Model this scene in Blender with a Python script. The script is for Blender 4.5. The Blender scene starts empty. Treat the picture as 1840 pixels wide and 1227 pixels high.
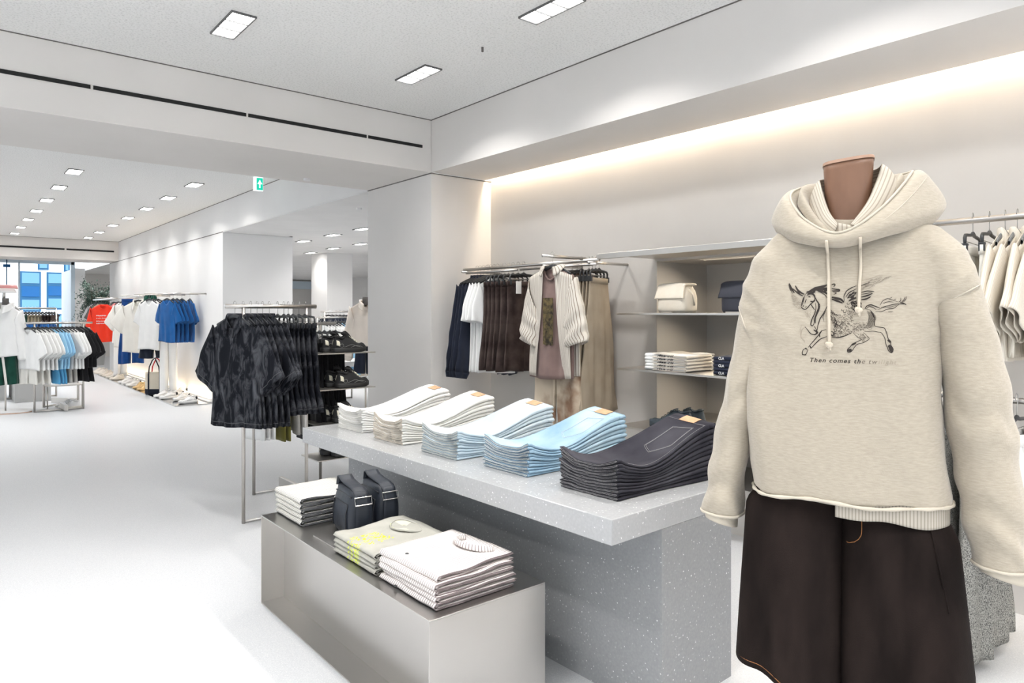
import bpy, bmesh, math, random
from mathutils import Vector, Matrix, noise
from mathutils.bvhtree import BVHTree
R = random.Random(7)
PI = math.pi
SC = bpy.context.scene
COL = SC.collection

# ------------------------------------------------------------------ camera, world, view
cam_d = bpy.data.cameras.new('camera'); cam = bpy.data.objects.new('camera', cam_d); COL.objects.link(cam)
cam.location = (0, 0, 1.5); cam.rotation_euler = (PI/2, 0, -math.radians(39.7))
cam_d.sensor_width = 36; cam_d.lens = 1240/1840*36; cam_d.shift_y = -53.5/1840; cam_d.clip_start = .05; cam_d.clip_end = 200
SC.camera = cam
SC.view_settings.view_transform = 'Standard'; SC.view_settings.look = 'None'
SC.view_settings.gamma = 1; SC.view_settings.use_curve_mapping = False
SC.view_settings.exposure = 1.08
W = bpy.data.worlds.new('world'); SC.world = W; W.use_nodes = True
W.node_tree.nodes['Background'].inputs[0].default_value = (.86, .93, 1, 1)
W.node_tree.nodes['Background'].inputs[1].default_value = .75
SC.cycles.max_bounces = 8; SC.cycles.diffuse_bounces = 5; SC.cycles.glossy_bounces = 4
SC.cycles.caustics_reflective = False; SC.cycles.caustics_refractive = False
SC.cycles.sample_clamp_indirect = 6; SC.cycles.use_denoising = True

sl = bpy.data.lights.new('sun', 'SUN'); sl.energy = 2.4; sl.angle = .02; sl.color = (1, .99, .97); so_ = bpy.data.objects.new('sun', sl); COL.objects.link(so_)
so_.rotation_euler = (math.radians(52), 0, 0); so_.location = (0, -8, 9)
CEIL = 3.24; SOF = 2.765; XC = 3.44; XW = 4.125
def area(name, loc, sx, sy, power, color=(1, .96, .91), rot=(0, 0, 0), spread=180):
    l = bpy.data.lights.new(name, 'AREA'); l.shape = 'RECTANGLE'; l.size = sx; l.size_y = sy
    l.energy = power; l.color = color; l.spread = math.radians(spread)
    o = bpy.data.objects.new(name, l); COL.objects.link(o); o.location = loc; o.rotation_euler = rot
    return o

# ------------------------------------------------------------------ materials
def nm(name):
    m = bpy.data.materials.new(name); m.use_nodes = True
    nt = m.node_tree; return m, nt, nt.nodes['Principled BSDF'], nt.nodes, nt.links
def _coord(N, L, kind='Object', scale=(1, 1, 1)):
    tc = N.new('ShaderNodeTexCoord'); mp = N.new('ShaderNodeMapping'); mp.inputs['Scale'].default_value = scale
    L.new(tc.outputs[kind], mp.inputs[0]); return mp.outputs[0]
def _noise(N, L, co, s, det=3, rough=.5):
    n = N.new('ShaderNodeTexNoise'); n.inputs['Scale'].default_value = s; n.inputs['Detail'].default_value = det
    n.inputs['Roughness'].default_value = rough; L.new(co, n.inputs['Vector']); return n.outputs['Fac']
def _ramp(N, L, f, stops):
    r = N.new('ShaderNodeValToRGB'); e = r.color_ramp.elements
    while len(e) < len(stops): e.new(.5)
    for i, (p, c) in enumerate(stops): e[i].position = p; e[i].color = (*c, 1) if len(c) == 3 else c
    L.new(f, r.inputs[0]); return r.outputs[0]
def _bump(N, L, b, f, st, dist=.002):
    bp = N.new('ShaderNodeBump'); bp.inputs['Strength'].default_value = st; bp.inputs['Distance'].default_value = dist
    L.new(f, bp.inputs['Height']); L.new(bp.outputs[0], b.inputs['Normal']); return bp
def plain(name, c, rough=.6, metal=0, bs=0, bst=.2, coat=0):
    m, nt, b, N, L = nm(name); b.inputs['Base Color'].default_value = (*c, 1)
    b.inputs['Roughness'].default_value = rough; b.inputs['Metallic'].default_value = metal
    if rough >= .86: b.inputs['Specular IOR Level'].default_value = .12
    if coat: b.inputs['Coat Weight'].default_value = coat
    if bs: _bump(N, L, b, _noise(N, L, _coord(N, L), bs), bst)
    return m
def mottled(name, c1, c2, s=3, rough=.8, metal=0, bs=60, bst=.15, scale=(1, 1, 1), lo=.35, hi=.65, det=4, kind='Object', dist=.002):
    m, nt, b, N, L = nm(name); co = _coord(N, L, kind, scale)
    L.new(_ramp(N, L, _noise(N, L, co, s, det), [(lo, c1), (hi, c2)]), b.inputs['Base Color'])
    b.inputs['Roughness'].default_value = rough; b.inputs['Metallic'].default_value = metal
    if rough >= .86: b.inputs['Specular IOR Level'].default_value = .12
    if bs: _bump(N, L, b, _noise(N, L, _coord(N, L, kind), bs, 2), bst, dist)
    return m
def cloth(name, c, var=.08, bs=90, bst=.25, fold=6):
    c1 = tuple(max(0, x*(1-var)) for x in c); c2 = tuple(min(1, x*(1+var)) for x in c)
    m = mottled(name, c1, c2, fold, .92, 0, bs, bst); 
    m.node_tree.nodes['Principled BSDF'].inputs['Sheen Weight'].default_value = .15
    return m
def washed(name, dark, light, s=7, bias=(.42, .7), bs=400):
    """acid washed denim: streaky pale wear over a dark ground"""
    m, nt, b, N, L = nm(name); co = _coord(N, L, 'Object', (1.6, 1.6, .8))
    n1 = N.new('ShaderNodeTexNoise'); n1.inputs['Scale'].default_value = s; n1.inputs['Detail'].default_value = 6
    n1.inputs['Roughness'].default_value = .62; n1.inputs['Distortion'].default_value = 1.1; L.new(co, n1.inputs['Vector'])
    L.new(_ramp(N, L, n1.outputs['Fac'], [(bias[0], dark), (bias[1], light)]), b.inputs['Base Color'])
    b.inputs['Roughness'].default_value = .9; b.inputs['Specular IOR Level'].default_value = .12
    _bump(N, L, b, _noise(N, L, _coord(N, L), bs, 2), .35, .001); return m
def striped(name, base, line, period, width=.2, axis='U', rough=.9, tint=.04):
    """fine woven stripe along one UV direction, period in metres (UV is laid out in metres)"""
    m, nt, b, N, L = nm(name); tc = N.new('ShaderNodeTexCoord'); sp = N.new('ShaderNodeSeparateXYZ'); L.new(tc.outputs['UV'], sp.inputs[0])
    d = N.new('ShaderNodeMath'); d.operation = 'DIVIDE'; d.inputs[1].default_value = period; L.new(sp.outputs[0 if axis == 'U' else 1], d.inputs[0])
    f = N.new('ShaderNodeMath'); f.operation = 'FRACT'; L.new(d.outputs[0], f.inputs[0])
    c = N.new('ShaderNodeMath'); c.operation = 'LESS_THAN'; c.inputs[1].default_value = width; L.new(f.outputs[0], c.inputs[0])
    mx = N.new('ShaderNodeMix'); mx.data_type = 'RGBA'; L.new(c.outputs[0], mx.inputs['Factor'])
    mx.inputs[6].default_value = (*base, 1); mx.inputs[7].default_value = (*line, 1); L.new(mx.outputs[2], b.inputs['Base Color'])
    b.inputs['Roughness'].default_value = rough; _bump(N, L, b, _noise(N, L, _coord(N, L), 120, 2), .25, .001); return m
def emit(name, c, s):
    m, nt, b, N, L = nm(name); b.inputs['Base Color'].default_value = (*c, 1)
    b.inputs['Emission Color'].default_value = (*c, 1); b.inputs['Emission Strength'].default_value = s; return m
def speckle(name, base, sp, scale, thr=.62, rough=.5, base2=None, fine=None):
    """terrazzo: small pale chips in a grey ground"""
    m, nt, b, N, L = nm(name); co = _coord(N, L)
    v = N.new('ShaderNodeTexVoronoi'); v.inputs['Scale'].default_value = scale; L.new(co, v.inputs['Vector'])
    r = N.new('ShaderNodeTexNoise'); r.inputs['Scale'].default_value = scale*1.3; r.inputs['Detail'].default_value = 1; L.new(co, r.inputs['Vector'])
    mt = N.new('ShaderNodeMath'); mt.operation = 'MULTIPLY'; L.new(r.outputs['Fac'], mt.inputs[0])
    iv = N.new('ShaderNodeMath'); iv.operation = 'SUBTRACT'; iv.inputs[0].default_value = 1.25; L.new(v.outputs['Distance'], iv.inputs[1]); L.new(iv.outputs[0], mt.inputs[1])
    L.new(_ramp(N, L, mt.outputs[0], [(0, base2 or base), (thr-.06, base), (thr, base), (thr+.03, sp)]), b.inputs['Base Color'])
    b.inputs['Roughness'].default_value = rough; return m

M = {}
M['wall'] = mottled('warm grey plaster', (.70, .675, .65), (.735, .71, .685), 1.2, .85, 0, 25, .06)
M['wall_beige'] = mottled('beige plaster', (.60, .575, .545), (.64, .615, .585), 1.2, .85, 0, 25, .06)
M['wall_white'] = mottled('white plaster', (.80, .79, .78), (.83, .82, .81), 1.2, .85, 0, 25, .05)
M['ceiling'] = mottled('sprayed acoustic ceiling', (.66, .66, .65), (.84, .84, .83), 75, .95, 0, 75, .5, lo=.28, hi=.5, dist=.01)
M['ceiling_smooth'] = mottled('painted ceiling', (.78, .77, .76), (.82, .81, .8), 2, .9, 0, 30, .05)
M['floor'] = speckle('pale resin floor with fine chips', (.63, .64, .655), (.73, .73, .735), 160, .56, .42, (.54, .55, .57))
M['terrazzo'] = speckle('grey terrazzo', (.33, .335, .34), (.85, .85, .85), 85, .665, .5, (.28, .285, .29))
M['terrazzo_polished_lit'] = speckle('polished terrazzo with painted top light', (.45, .455, .46), (.9, .9, .9), 85, .665, .18, (.40, .405, .41))  # same stone as the base; light on the top put into a paler colour
M['steel'] = mottled('brushed stainless steel', (.58, .56, .53), (.63, .61, .58), 1, .33, 1, 0, scale=(1, 1, 1))
def brushed(name, c, rough, axis_scale):
    m, nt, b, N, L = nm(name); b.inputs['Base Color'].default_value = (*c, 1); b.inputs['Metallic'].default_value = 1
    f = _noise(N, L, _coord(N, L, 'Object', axis_scale), 6, 3)
    mr = N.new('ShaderNodeMapRange'); mr.inputs[3].default_value = rough-.05; mr.inputs[4].default_value = rough+.06
    L.new(f, mr.inputs[0]); L.new(mr.outputs[0], b.inputs['Roughness']); _bump(N, L, b, f, .04, .001); return m
M['bench'] = brushed('brushed steel sheet', (.60, .58, .555), .30, (1, 60, 60))
M['tube'] = plain('satin steel tube', (.62, .59, .56), .3, 1)
M['hook'] = plain('polished wire', (.45, .44, .43), .3, 1)
M['shelf_metal'] = plain('satin nickel sheet', (.60, .575, .54), .38, 1)
M['niche'] = plain('nickel lined niche', (.60, .575, .54), .55, .15)
M['black_plastic'] = plain('black hanger plastic', (.025, .027, .03), .42)
M['grey_plastic'] = plain('grey hanger plastic', (.16, .17, .18), .5)
M['pale_plastic'] = plain('pale hanger plastic', (.7, .69, .67), .5)
M['slot'] = plain('black slot', (.01, .01, .01), .8)
M['gap'] = plain('dark shadow gap', (.16, .15, .14), .9)

# ------------------------------------------------------------------ mesh helpers
class MB:
    def __init__(s): s.v = []; s.f = []; s.uv = []
    def vert(s, p, uv=(0, 0)): s.v.append(tuple(p)); s.uv.append(uv); return len(s.v)-1
    def box(s, x0, x1, y0, y1, z0, z1, M4=None):
        b = len(s.v)
        for (x, y, z) in ((x0,y0,z0),(x1,y0,z0),(x1,y1,z0),(x0,y1,z0),(x0,y0,z1),(x1,y0,z1),(x1,y1,z1),(x0,y1,z1)):
            p = Vector((x, y, z)); p = M4 @ p if M4 else p; s.vert(p, (x, y))
        for q in ((0,3,2,1),(4,5,6,7),(0,1,5,4),(1,2,6,5),(2,3,7,6),(3,0,4,7)): s.f.append(tuple(b+i for i in q))
        return s
    def grid(s, fn, nu, nv, uvfn=None, closeu=False, flip=False):
        b = len(s.v)
        for j in range(nv+1):
            for i in range(nu + (0 if closeu else 1)):
                u, v = i/nu, j/nv; s.vert(fn(u, v), uvfn(u, v) if uvfn else (u, v))
        w = nu if closeu else nu+1
        for j in range(nv):
            for i in range(nu):
                a = b+j*w+i; c = b+j*w+(i+1) % w if closeu else a+1
                q = (a, c, c+w, a+w); s.f.append(q[::-1] if flip else q)
        return s
    def cap(s, idx): s.f.append(tuple(idx)); return s
    def tube(s, pts, r, n=8, cap=True, closed=False):
        pts = [Vector(p) for p in pts]; b = len(s.v); m = len(pts)
        rr = r if isinstance(r, (list, tuple)) else [r]*m
        up = None
        for i, p in enumerate(pts):
            if closed: t = pts[(i+1) % m]-pts[i-1]
            else: t = pts[min(i+1, m-1)]-pts[max(i-1, 0)]
            if t.length < 1e-9: t = Vector((0, 0, 1))
            t.normalize()
            if up is None:
                up = Vector((0, 0, 1)) if abs(t.z) < .9 else Vector((1, 0, 0))
            x = up.cross(t)
            if x.length < 1e-6: x = Vector((1, 0, 0)).cross(t)
            x.normalize(); y = t.cross(x); up = y
            for k in range(n):
                a = 2*PI*k/n; s.vert(p + (x*math.cos(a)+y*math.sin(a))*rr[i], (k/n, i/m))
        for i in range(m if closed else m-1):
            for k in range(n):
                a = b+i*n; c = b+((i+1) % m)*n; s.f.append((a+k, a+(k+1) % n, c+(k+1) % n, c+k))
        if cap and not closed:
            s.f.append(tuple(b+k for k in range(n))[::-1]); s.f.append(tuple(b+(m-1)*n+k for k in range(n)))
        return s
    def ball(s, c, rx, ry, rz, nu=14, nv=8, M3=None):
        c = Vector(c)
        def f(u, v):
            a = 2*PI*u; e = PI*(v-.5); p = Vector((rx*math.cos(a)*math.cos(e), ry*math.sin(a)*math.cos(e), rz*math.sin(e)))
            return c + (M3 @ p if M3 else p)
        return s.grid(f, nu, nv, closeu=True)
    def prism(s, poly, z0, z1, M4=None):
        b = len(s.v); n = len(poly)
        for z in (z0, z1):
            for (x, y) in poly:
                p = Vector((x, y, z)); s.vert(M4 @ p if M4 else p, (x, y))
        s.f.append(tuple(b+i for i in range(n))[::-1]); s.f.append(tuple(b+n+i for i in range(n)))
        for i in range(n): j = (i+1) % n; s.f.append((b+i, b+j, b+n+j, b+n+i))
        return s
    def mesh(s, name, mat, smooth=False):
        me = bpy.data.meshes.new(name); me.from_pydata(s.v, [], s.f)
        ul = me.uv_layers.new(name='UVMap')
        li = [0]*len(me.loops); me.loops.foreach_get('vertex_index', li)
        fl = []
        for i in li: fl += s.uv[i]
        ul.data.foreach_set('uv', fl)
        if mat: me.materials.append(M[mat] if isinstance(mat, str) else mat)
        if smooth: me.polygons.foreach_set('use_smooth', [True]*len(me.polygons))
        me.update(); return me
    def build(s, name, mat, parent=None, smooth=False, solid=0, bevel=0, sub=0, off=0):
        o = bpy.data.objects.new(name, s.mesh(name, mat, smooth)); COL.objects.link(o)
        if parent is not None: o.parent = parent
        if bevel:
            m = o.modifiers.new('bevel', 'BEVEL'); m.width = bevel; m.segments = 2; m.limit_method = 'ANGLE'
        if solid:
            m = o.modifiers.new('solid', 'SOLIDIFY'); m.thickness = solid; m.offset = off
        if sub:
            m = o.modifiers.new('sub', 'SUBSURF'); m.levels = sub; m.render_levels = sub
        return o
def tag(o, label=None, cat=None, group=None, kind=None):
    if label: o['label'] = label
    if cat: o['category'] = cat
    if group: o['group'] = group
    if kind: o['kind'] = kind
    return o
def empty(name, loc=(0, 0, 0), rz=0, label=None, cat=None, group=None):
    o = bpy.data.objects.new(name, None); COL.objects.link(o); o.location = loc; o.rotation_euler = (0, 0, rz); o.empty_display_size = .05
    return tag(o, label, cat, group)
def kids(o): return [c for c in bpy.data.objects if c.parent == o]
_KC = {}
def copy_tree(o, loc=None, rz=None, label=None, group=None, _p=None, scale=None):
    if o.name not in _KC: _KC[o.name] = kids(o)
    c = o.copy(); COL.objects.link(c)
    if _p is not None: c.parent = _p
    for ch in _KC[o.name]: copy_tree(ch, _p=c)
    if loc is not None: c.location = loc
    if rz is not None: c.rotation_euler = (0, 0, rz)
    if label: c['label'] = label
    if group: c['group'] = group
    if scale: c.scale = scale
    return c
_TS = bpy.data.scenes.new('text_workshop')
def baked(o):
    """mesh of one object with its modifiers, worked out in a scratch scene"""
    _TS.collection.objects.link(o); _TS.view_layers[0].update(); dg = _TS.view_layers[0].depsgraph; me = bpy.data.meshes.new_from_object(o.evaluated_get(dg))
    bpy.data.objects.remove(o); return me
def struct(name, mb, mat, bevel=0): return tag(mb.build(name, mat, bevel=bevel), kind='structure')
TH = math.radians(39.7); cT, sT = math.cos(TH), math.sin(TH)
def ray(px, py): r = (px-920)/1240; return Vector((r*cT+sT, -r*sT+cT, (560-py)/1240))
E0 = Vector((0, 0, 1.5))
def atX(px, py, X): d = ray(px, py); return E0 + d*(X/d.x)      # where a sight line meets a vertical plane / a height
def atY(px, py, Y): d = ray(px, py); return E0 + d*(Y/d.y)
def atZ(px, py, Z): d = ray(px, py); return E0 + d*((Z-1.5)/d.z)
def fbm(p, s, o=3): return noise.fractal(Vector(p)*s, 1.0, 2.0, o)

# ------------------------------------------------------------------ the room
struct('floor', MB().box(-12, 12, -6, 30, -.1, 0), 'floor')
struct('ceiling', MB().box(-12, XC, -6, 19.49, CEIL, CEIL+.1), 'ceiling')
struct('ceiling_arcade_and_sun_block', MB().box(4.4, 12, 5.29, 27, SOF, SOF+.1).box(4.98, 12, -6, 5.29, SOF, SOF+.1).box(XC+.003, 4.5, 6.496, 27, SOF-.012, SOF-.001), 'ceiling_smooth')  # second slab, out of view, is added to keep sun off the arcade floor
struct('trim_1', MB().box(-12, XC, 5.29, 6.496, SOF, CEIL).box(XC-.002, XC, 5.29, 6.496, SOF, CEIL), 'wall')          # cross beam
def slotline(name, y, x0, x1, z, n):
    for k in range(n):
        a = x0+(x1-x0)*k/n; b = x0+(x1-x0)*(k+1)/n
        tag(MB().box(a+.012, b-.012, y-.004, y+.004, z-.014, z+.014).build('air_vent', 'slot'),
            'thin black air slot section across the %s, %s' % (name, ['left', 'middle', 'right', 'far right', 'far left'][k] if n > 1 else ''), 'vent', 'black air slots in the '+name)
p = atY(760, 263, 5.29); q = atY(0, 128, 5.29)
slotz = (p.z+q.z)/2; cuts = [-1.2] + [atY(x, 200, 5.29).x for x in (165, 444, 660, 760)]
for k in range(4):
    tag(MB().box(cuts[k]+.008, cuts[k+1]-.008, 5.284, 5.292, slotz-.013, slotz+.013).build('air_vent', 'slot'),
        'black air slot in the near cross beam, ' + ['at the left edge', 'second section from left', 'third section from left', 'short section beside the column'][k], 'vent', 'black air slots in the near beam')
p = atY(205, 452, 19.49)
tag(MB().box(p.x-1.0, p.x, 19.48, 19.492, p.z-.02, p.z+.02).build('air_vent', 'slot'), 'thin dark air slot in the far beam above the windows, right section', 'vent')
tag(MB().box(p.x-4.5, p.x-1.04, 19.48, 19.492, p.z-.02, p.z+.02).build('air_vent', 'slot'), 'thin dark air slot in the far beam, long left section', 'vent')
struct('trim_2', MB().box(-12, XC, 19.49, 20.66, SOF, CEIL), 'wall')
struct('trim_3', MB().box(XC, 4.05, -6, 5.29, SOF, CEIL).box(XC, XC+.4, -6, 5.29, CEIL, CEIL+.1), 'wall')          # bulkhead over the display wall
struct('trim_4', MB().box(XC, XC+1.06, 6.496, 19.49, SOF, CEIL).box(XC, XC+.5, 19.49, 20.66, SOF, CEIL), 'wall_white')
struct('trim_5', MB().box(XC-.006, XC, -6, 19.49, CEIL-.006, CEIL).box(-12, XC, 5.284, 5.29, CEIL-.006, CEIL).box(-12, XC, 19.484, 19.49, CEIL-.006, CEIL)
       .box(XC-.004, 4.125, 5.286, 5.29, SOF-.012, SOF-.002).box(XC-.004, XC, 5.29, 6.496, SOF-.012, SOF-.002)
       .box(XC-.004, XC, 11.28, 20.66, SOF-.012, SOF-.002).box(XC, 4.57, 11.276, 11.28, SOF-.012, SOF-.002), 'gap')
struct('wall_column', MB().box(XC, 4.4, 5.29, 6.496, 0, SOF-.012), 'wall')
struct('wall_far_block', MB().box(XC, 4.57, 11.28, 20.66, 0, SOF-.014), 'wall_white')
struct('wall_far_column', MB().box(6.38, 6.97, 13.87, 14.68, 0, SOF), 'wall_white')
# display wall with its recessed shelf niche
NY0, NY1, NZ0, NZ1, NX = 1.75, 3.287, .3, 1.885, 4.78
struct('wall_right', MB().box(XW, NX+.1, NY1, 5.29, 0, 3.1).box(XW, NX+.1, -6, NY0, 0, 3.1).box(XW, NX+.1, NY0, NY1, 0, NZ0).box(XW, NX+.1, NY0, NY1, NZ1, 3.1)
       .box(4.2, 4.3, 5.29, 6.49, 0, SOF), 'wall_beige')
struct('trim_6', MB().box(NX-.02, NX+.02, NY0, NY1, NZ0, NZ1).box(XW+.001, NX, NY1-.012, NY1, NZ0, NZ1).box(XW+.001, NX, NY0, NY0+.012, NZ0, NZ1)
       .box(XW+.001, NX, NY0+.012, NY1-.012, NZ0, NZ0+.01).box(XW+.001, NX, NY0+.012, NY1-.012, NZ1-.01, NZ1-.001), 'niche')
struct('trim_7', MB().box(4.05, 4.125, -6, 5.29, 3.0, 3.02), 'wall')                                                # top of the light cove
for z_, p_ in ((1.872, 4.6), (1.470, 3.0), (1.076, 3.0)): area('niche_light', (4.32, 2.45, z_), .03, 1.1, p_, (1, .86, .68), (0, .25, 0), spread=170)
area('cove_light', (4.09, -.35, 2.93), .05, 11.2, 55, (1, .83, .62), spread=180)
# remote walls
struct('wall_back', MB().box(3.3, 12, 26.5, 26.6, 0, SOF), 'wall')
struct('wall_far_right', MB().box(11.9, 12, 5, 30, 0, SOF), 'wall_white')
struct('wall_hidden', MB().box(4.9, 5.0, -6, 5.2, 0, SOF), 'wall')

def ceiling_light(x, y, z, sx, sy, label, group, power, near=False):
    t = empty('ceiling_light', (x, y, z), 0, label, 'ceiling light', group)
    f = MB(); w = .008
    f.box(-sx/2-w, -sx/2, -sy/2-w, sy/2+w, -.012, 0).box(sx/2, sx/2+w, -sy/2-w, sy/2+w, -.012, 0)
    f.box(-sx/2, sx/2, -sy/2-w, -sy/2, -.012, 0).box(-sx/2, sx/2, sy/2, sy/2+w, -.012, 0)
    if near:
        for k in (1, 2): f.box(-sx/2, sx/2, -sy/2+sy*k/3-.003, -sy/2+sy*k/3+.003, -.012, -.004)
    f.build('frame', M['light_frame'], t)
    if near:
        g = MB()
        for i in range(1, 5): g.box(-sx/2+sx*i/5-.0012, -sx/2+sx*i/5+.0012, -sy/2, sy/2, -.009, -.005)
        for j in range(1, 15): g.box(-sx/2, sx/2, -sy/2+sy*j/15-.0012, -sy/2+sy*j/15+.0012, -.009, -.005)
        g.build('louvre', M['light_louvre'], t)
    MB().box(-sx/2, sx/2, -sy/2, sy/2, -.004, -.002).build('diffuser', M['light_panel'], t)
    tilt = -.12 if x > 2.4 and z > 3 else 0
    area('lamp', (x, y, z-.02), sx*.9, sy*.9, power*(1.1 if tilt else 1), (1, .98, .955), (0, tilt, 0), spread=125)
    return t
M['light_frame'] = plain('dark light frame', (.12, .12, .12), .5)
M['light_louvre'] = plain('louvre', (.5, .5, .5), .4)
M['light_panel'] = emit('lit panel', (1, .98, .95), 6)
PW = 6.0
near_spots = [(1.37, 4.30, 'rectangular ceiling light with three gridded sections, near the top left'), (2.70, 4.33, 'rectangular ceiling light close to the corner above the column'),
              (2.70, 2.90, 'rectangular ceiling light cut by the top edge of the photo')]
for x, y, l in near_spots: ceiling_light(x, y, CEIL, .13, .40, l, 'ceiling lights of the near room', PW, True)
ys = [10.06, 11.46, 12.9, 14.38, 15.82, 17.36, 18.8]
words = ['nearest', 'second', 'third', 'fourth', 'fifth', 'sixth', 'farthest']
for x, side in ((1.29, 'left'), (2.69, 'right')):
    for y, w in zip(ys, words): ceiling_light(x, y, CEIL, .15, .36, '%s lit panel of the %s row on the far room ceiling' % (w, side), 'ceiling lights of the far room', PW*.62)
for i, (a, b) in enumerate([(545, 433), (598, 422), (652, 411), (599, 446), (648, 438), (558, 454)]):
    p = atZ(a, b, SOF); ceiling_light(p.x, p.y, SOF, .15, .36, 'small lit panel beyond the far block, ' + ['leftmost of the front row', 'middle of the front row', 'right one of the front row', 'middle of the second row', 'right one of the second row', 'left one of the second row'][i], 'ceiling lights behind the arcade', PW*.6)
# the same lamps carry on over the part of the shop behind and beside the camera
for x in (-3, -1.4, 0, 1.37, 2.70):
    for y in (-3, -1.4, 0, 1.45): area('lamp', (x, y, CEIL-.02), .13, .4, PW*(1.1 if x > 2.4 else 1), (1, .98, .955), (0, -.12 if x > 2.4 else 0, 0), spread=125)
for x in (-3, -1.4, 0): 
    for y in (2.9, 4.33): area('lamp', (x, y, CEIL-.02), .13, .4, PW, (1, .98, .955), spread=125)
for x in (-3.0, -1.4, 0):
    for y in ys[::2]: area('lamp', (x, y, CEIL-.02), .15, .36, PW*1.0, (1, .98, .955), spread=125)
for x in (5.5, 7.5, 9.5):
    for y in (8, 12, 16.5, 20, 24): area('lamp', (x, y, SOF-.02), .3, .5, PW*1.2, (1, .98, .95), spread=160)
for x in (3.3, 1.2, -1): area('lamp', (x, 22.2, SOF-.03),   .3, .5, PW*1.2, (1, .98, .95), spread=160)

# ------------------------------------------------------------------ terrazzo table and steel bench
tb = empty('display_table', (1.765, 1.594, 0), math.radians(1.2), 'large grey terrazzo table carrying the folded jeans', 'table')
MB().box(0, .745, 0, 2.48, .70, .79).build('tabletop', 'terrazzo_polished_lit', tb, bevel=.003)
MB().box(.28, .745, 0.001, 2.42, 0, .70).build('base', 'terrazzo', tb)
BX, BY, BW, BL, BH = 1.276, 1.975, .53, 1.585, .453
bn = empty('steel_bench', (BX, BY, 0), 0, 'low brushed steel bench with open front, beside the terrazzo table', 'bench')
MB().box(0, BW, 0, BL, BH-.006, BH).build('top_panel', 'bench', bn, bevel=.001)
MB().box(0, BW, 0, .006, 0, BH-.006).build('end_panel', 'bench', bn)
MB().box(0, BW, BL-.006, BL, 0, BH-.006).build('end_panel', 'bench', bn)
MB().box(.12, .126, .006, BL-.006, .006, BH-.006).build('front_panel', 'bench', bn)
MB().box(0, BW, .006, BL-.006, .0, .006).build('bottom_panel', 'bench', bn)
MB().box(.004, .43, .50, 1.09, BH+.0003, BH+.007).build('display_plate', 'bench', None, bevel=.001)
tag(bpy.data.objects['display_plate'], 'thin steel plate lying on the bench under the two black bags', 'plate')
bpy.data.objects['display_plate'].location = (BX+.06, BY, 0)

# ------------------------------------------------------------------ folded jeans on the table
def fray(name, ground, light, edge, edge_dark, s=5, bias=(.35, .7), depth=.0035):
    m, nt, b, N, L = nm(name); tc = N.new('ShaderNodeTexCoord'); sp = N.new('ShaderNodeSeparateXYZ'); L.new(tc.outputs['UV'], sp.inputs[0])
    co = tc.outputs['Object']
    n1 = N.new('ShaderNodeTexNoise'); n1.inputs['Scale'].default_value = s; n1.inputs['Detail'].default_value = 5; L.new(co, n1.inputs['Vector'])
    g = _ramp(N, L, n1.outputs['Fac'], [(bias[0], ground), (bias[1], light)])
    e = _ramp(N, L, _noise(N, L, co, 260, 2, .6), [(.3, edge_dark), (.5, edge)])
    lt = N.new('ShaderNodeMath'); lt.operation = 'LESS_THAN'; lt.inputs[1].default_value = depth; L.new(sp.outputs[1], lt.inputs[0])
    mx = N.new('ShaderNodeMix'); mx.data_type = 'RGBA'; L.new(lt.outputs[0], mx.inputs['Factor']); L.new(g, mx.inputs[6]); L.new(e, mx.inputs[7])
    L.new(mx.outputs[2], b.inputs['Base Color']); b.inputs['Roughness'].default_value = .92; b.inputs['Specular IOR Level'].default_value = .12
    _bump(N, L, b, _noise(N, L, co, 500, 2), .35, .0008); return m
def ss(a, b, x): t = max(0, min(1, (x-a)/(b-a))); return t*t*(3-2*t)
JL, JW = .60, .305
def jean_g(x, y):
    """thickness one folded pair adds to the pile at this spot"""
    u = x/JL; v = y/JW
    h = .0126 - .0026*ss(0, .30, u) + .0125*ss(.30, 1, u)
    hem = 1 - ss(0, .35, u)
    h *= 1 + hem*(.13*math.exp(-((v-.0)/.16)**2) + .16*math.exp(-((v-1.0)/.2)**2) - .07) + .10*math.exp(-((u-.02)/.05)**2)
    h *= 1 - .12*math.sin(PI*max(0, min(1, v)))*(1-ss(.5, 1, u))
    h *= 1 + .10*ss(.6, 1, u)*(v-.5)
    return h
def jean_pt(x, y, k, rnd):
    fl = ss(.25, 1, x/JL); yy = y*(1-.36*fl) - .032*fl
    return x, yy, k*jean_g(x, y)
def jean_mesh(k, mat, seed, inner=False):
    rd = random.Random(seed); ph = rd.uniform(0, 9); mb = MB()
    jx, jy = rd.uniform(-.004, .004), rd.uniform(-.005, .005)
    for (ht, y0, rim) in (((.0040, .005, .6),) if inner else ((.0098, 0.0, 1.0),)):
        mid = .0052
        def f(s, v, ht=ht, y0=y0):
            mat_seed = seed//50*3.7
            x = JL*v
            # s: 0..1 round the U, fold at s=.5
            a = abs(s-.5)*2; side = 1 if s > .5 else -1
            if a < .12: ang = (a/.12)*PI/2; y = y0+.006*(1-math.sin(ang)); zz = side*math.sin(ang)
            else: y = y0+.006*0 + (a-.12)/.88*(JW-y0-.002); zz = side
            if a < .12: y = y0 + .006*(1-math.sin((1-a/.12)*PI/2))
            X, Y, Z = jean_pt(x, y, k, ph)
            g = jean_g(x, y)
            z = Z + g*(.5 + .40*zz*ht/.0098)
            z += .0042*noise.noise(Vector((x*9+(mat_seed), y*22, k*.22+(s-.5)*.5)))*(1-.5*ss(0, .3, v))*(.4 if k == 0 else 1)
            if v < .02: X += .004*noise.noise(Vector((y*60, s*4, ph+1)))
            X += .006*noise.noise(Vector((y*12, ph, 3)))*(1-v)
            return (X+jx, Y+jy, max(z, .0018))
        mb.grid(f, 44, 26, lambda s, v: (s*.6, v*JL))
    return mb
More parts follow.
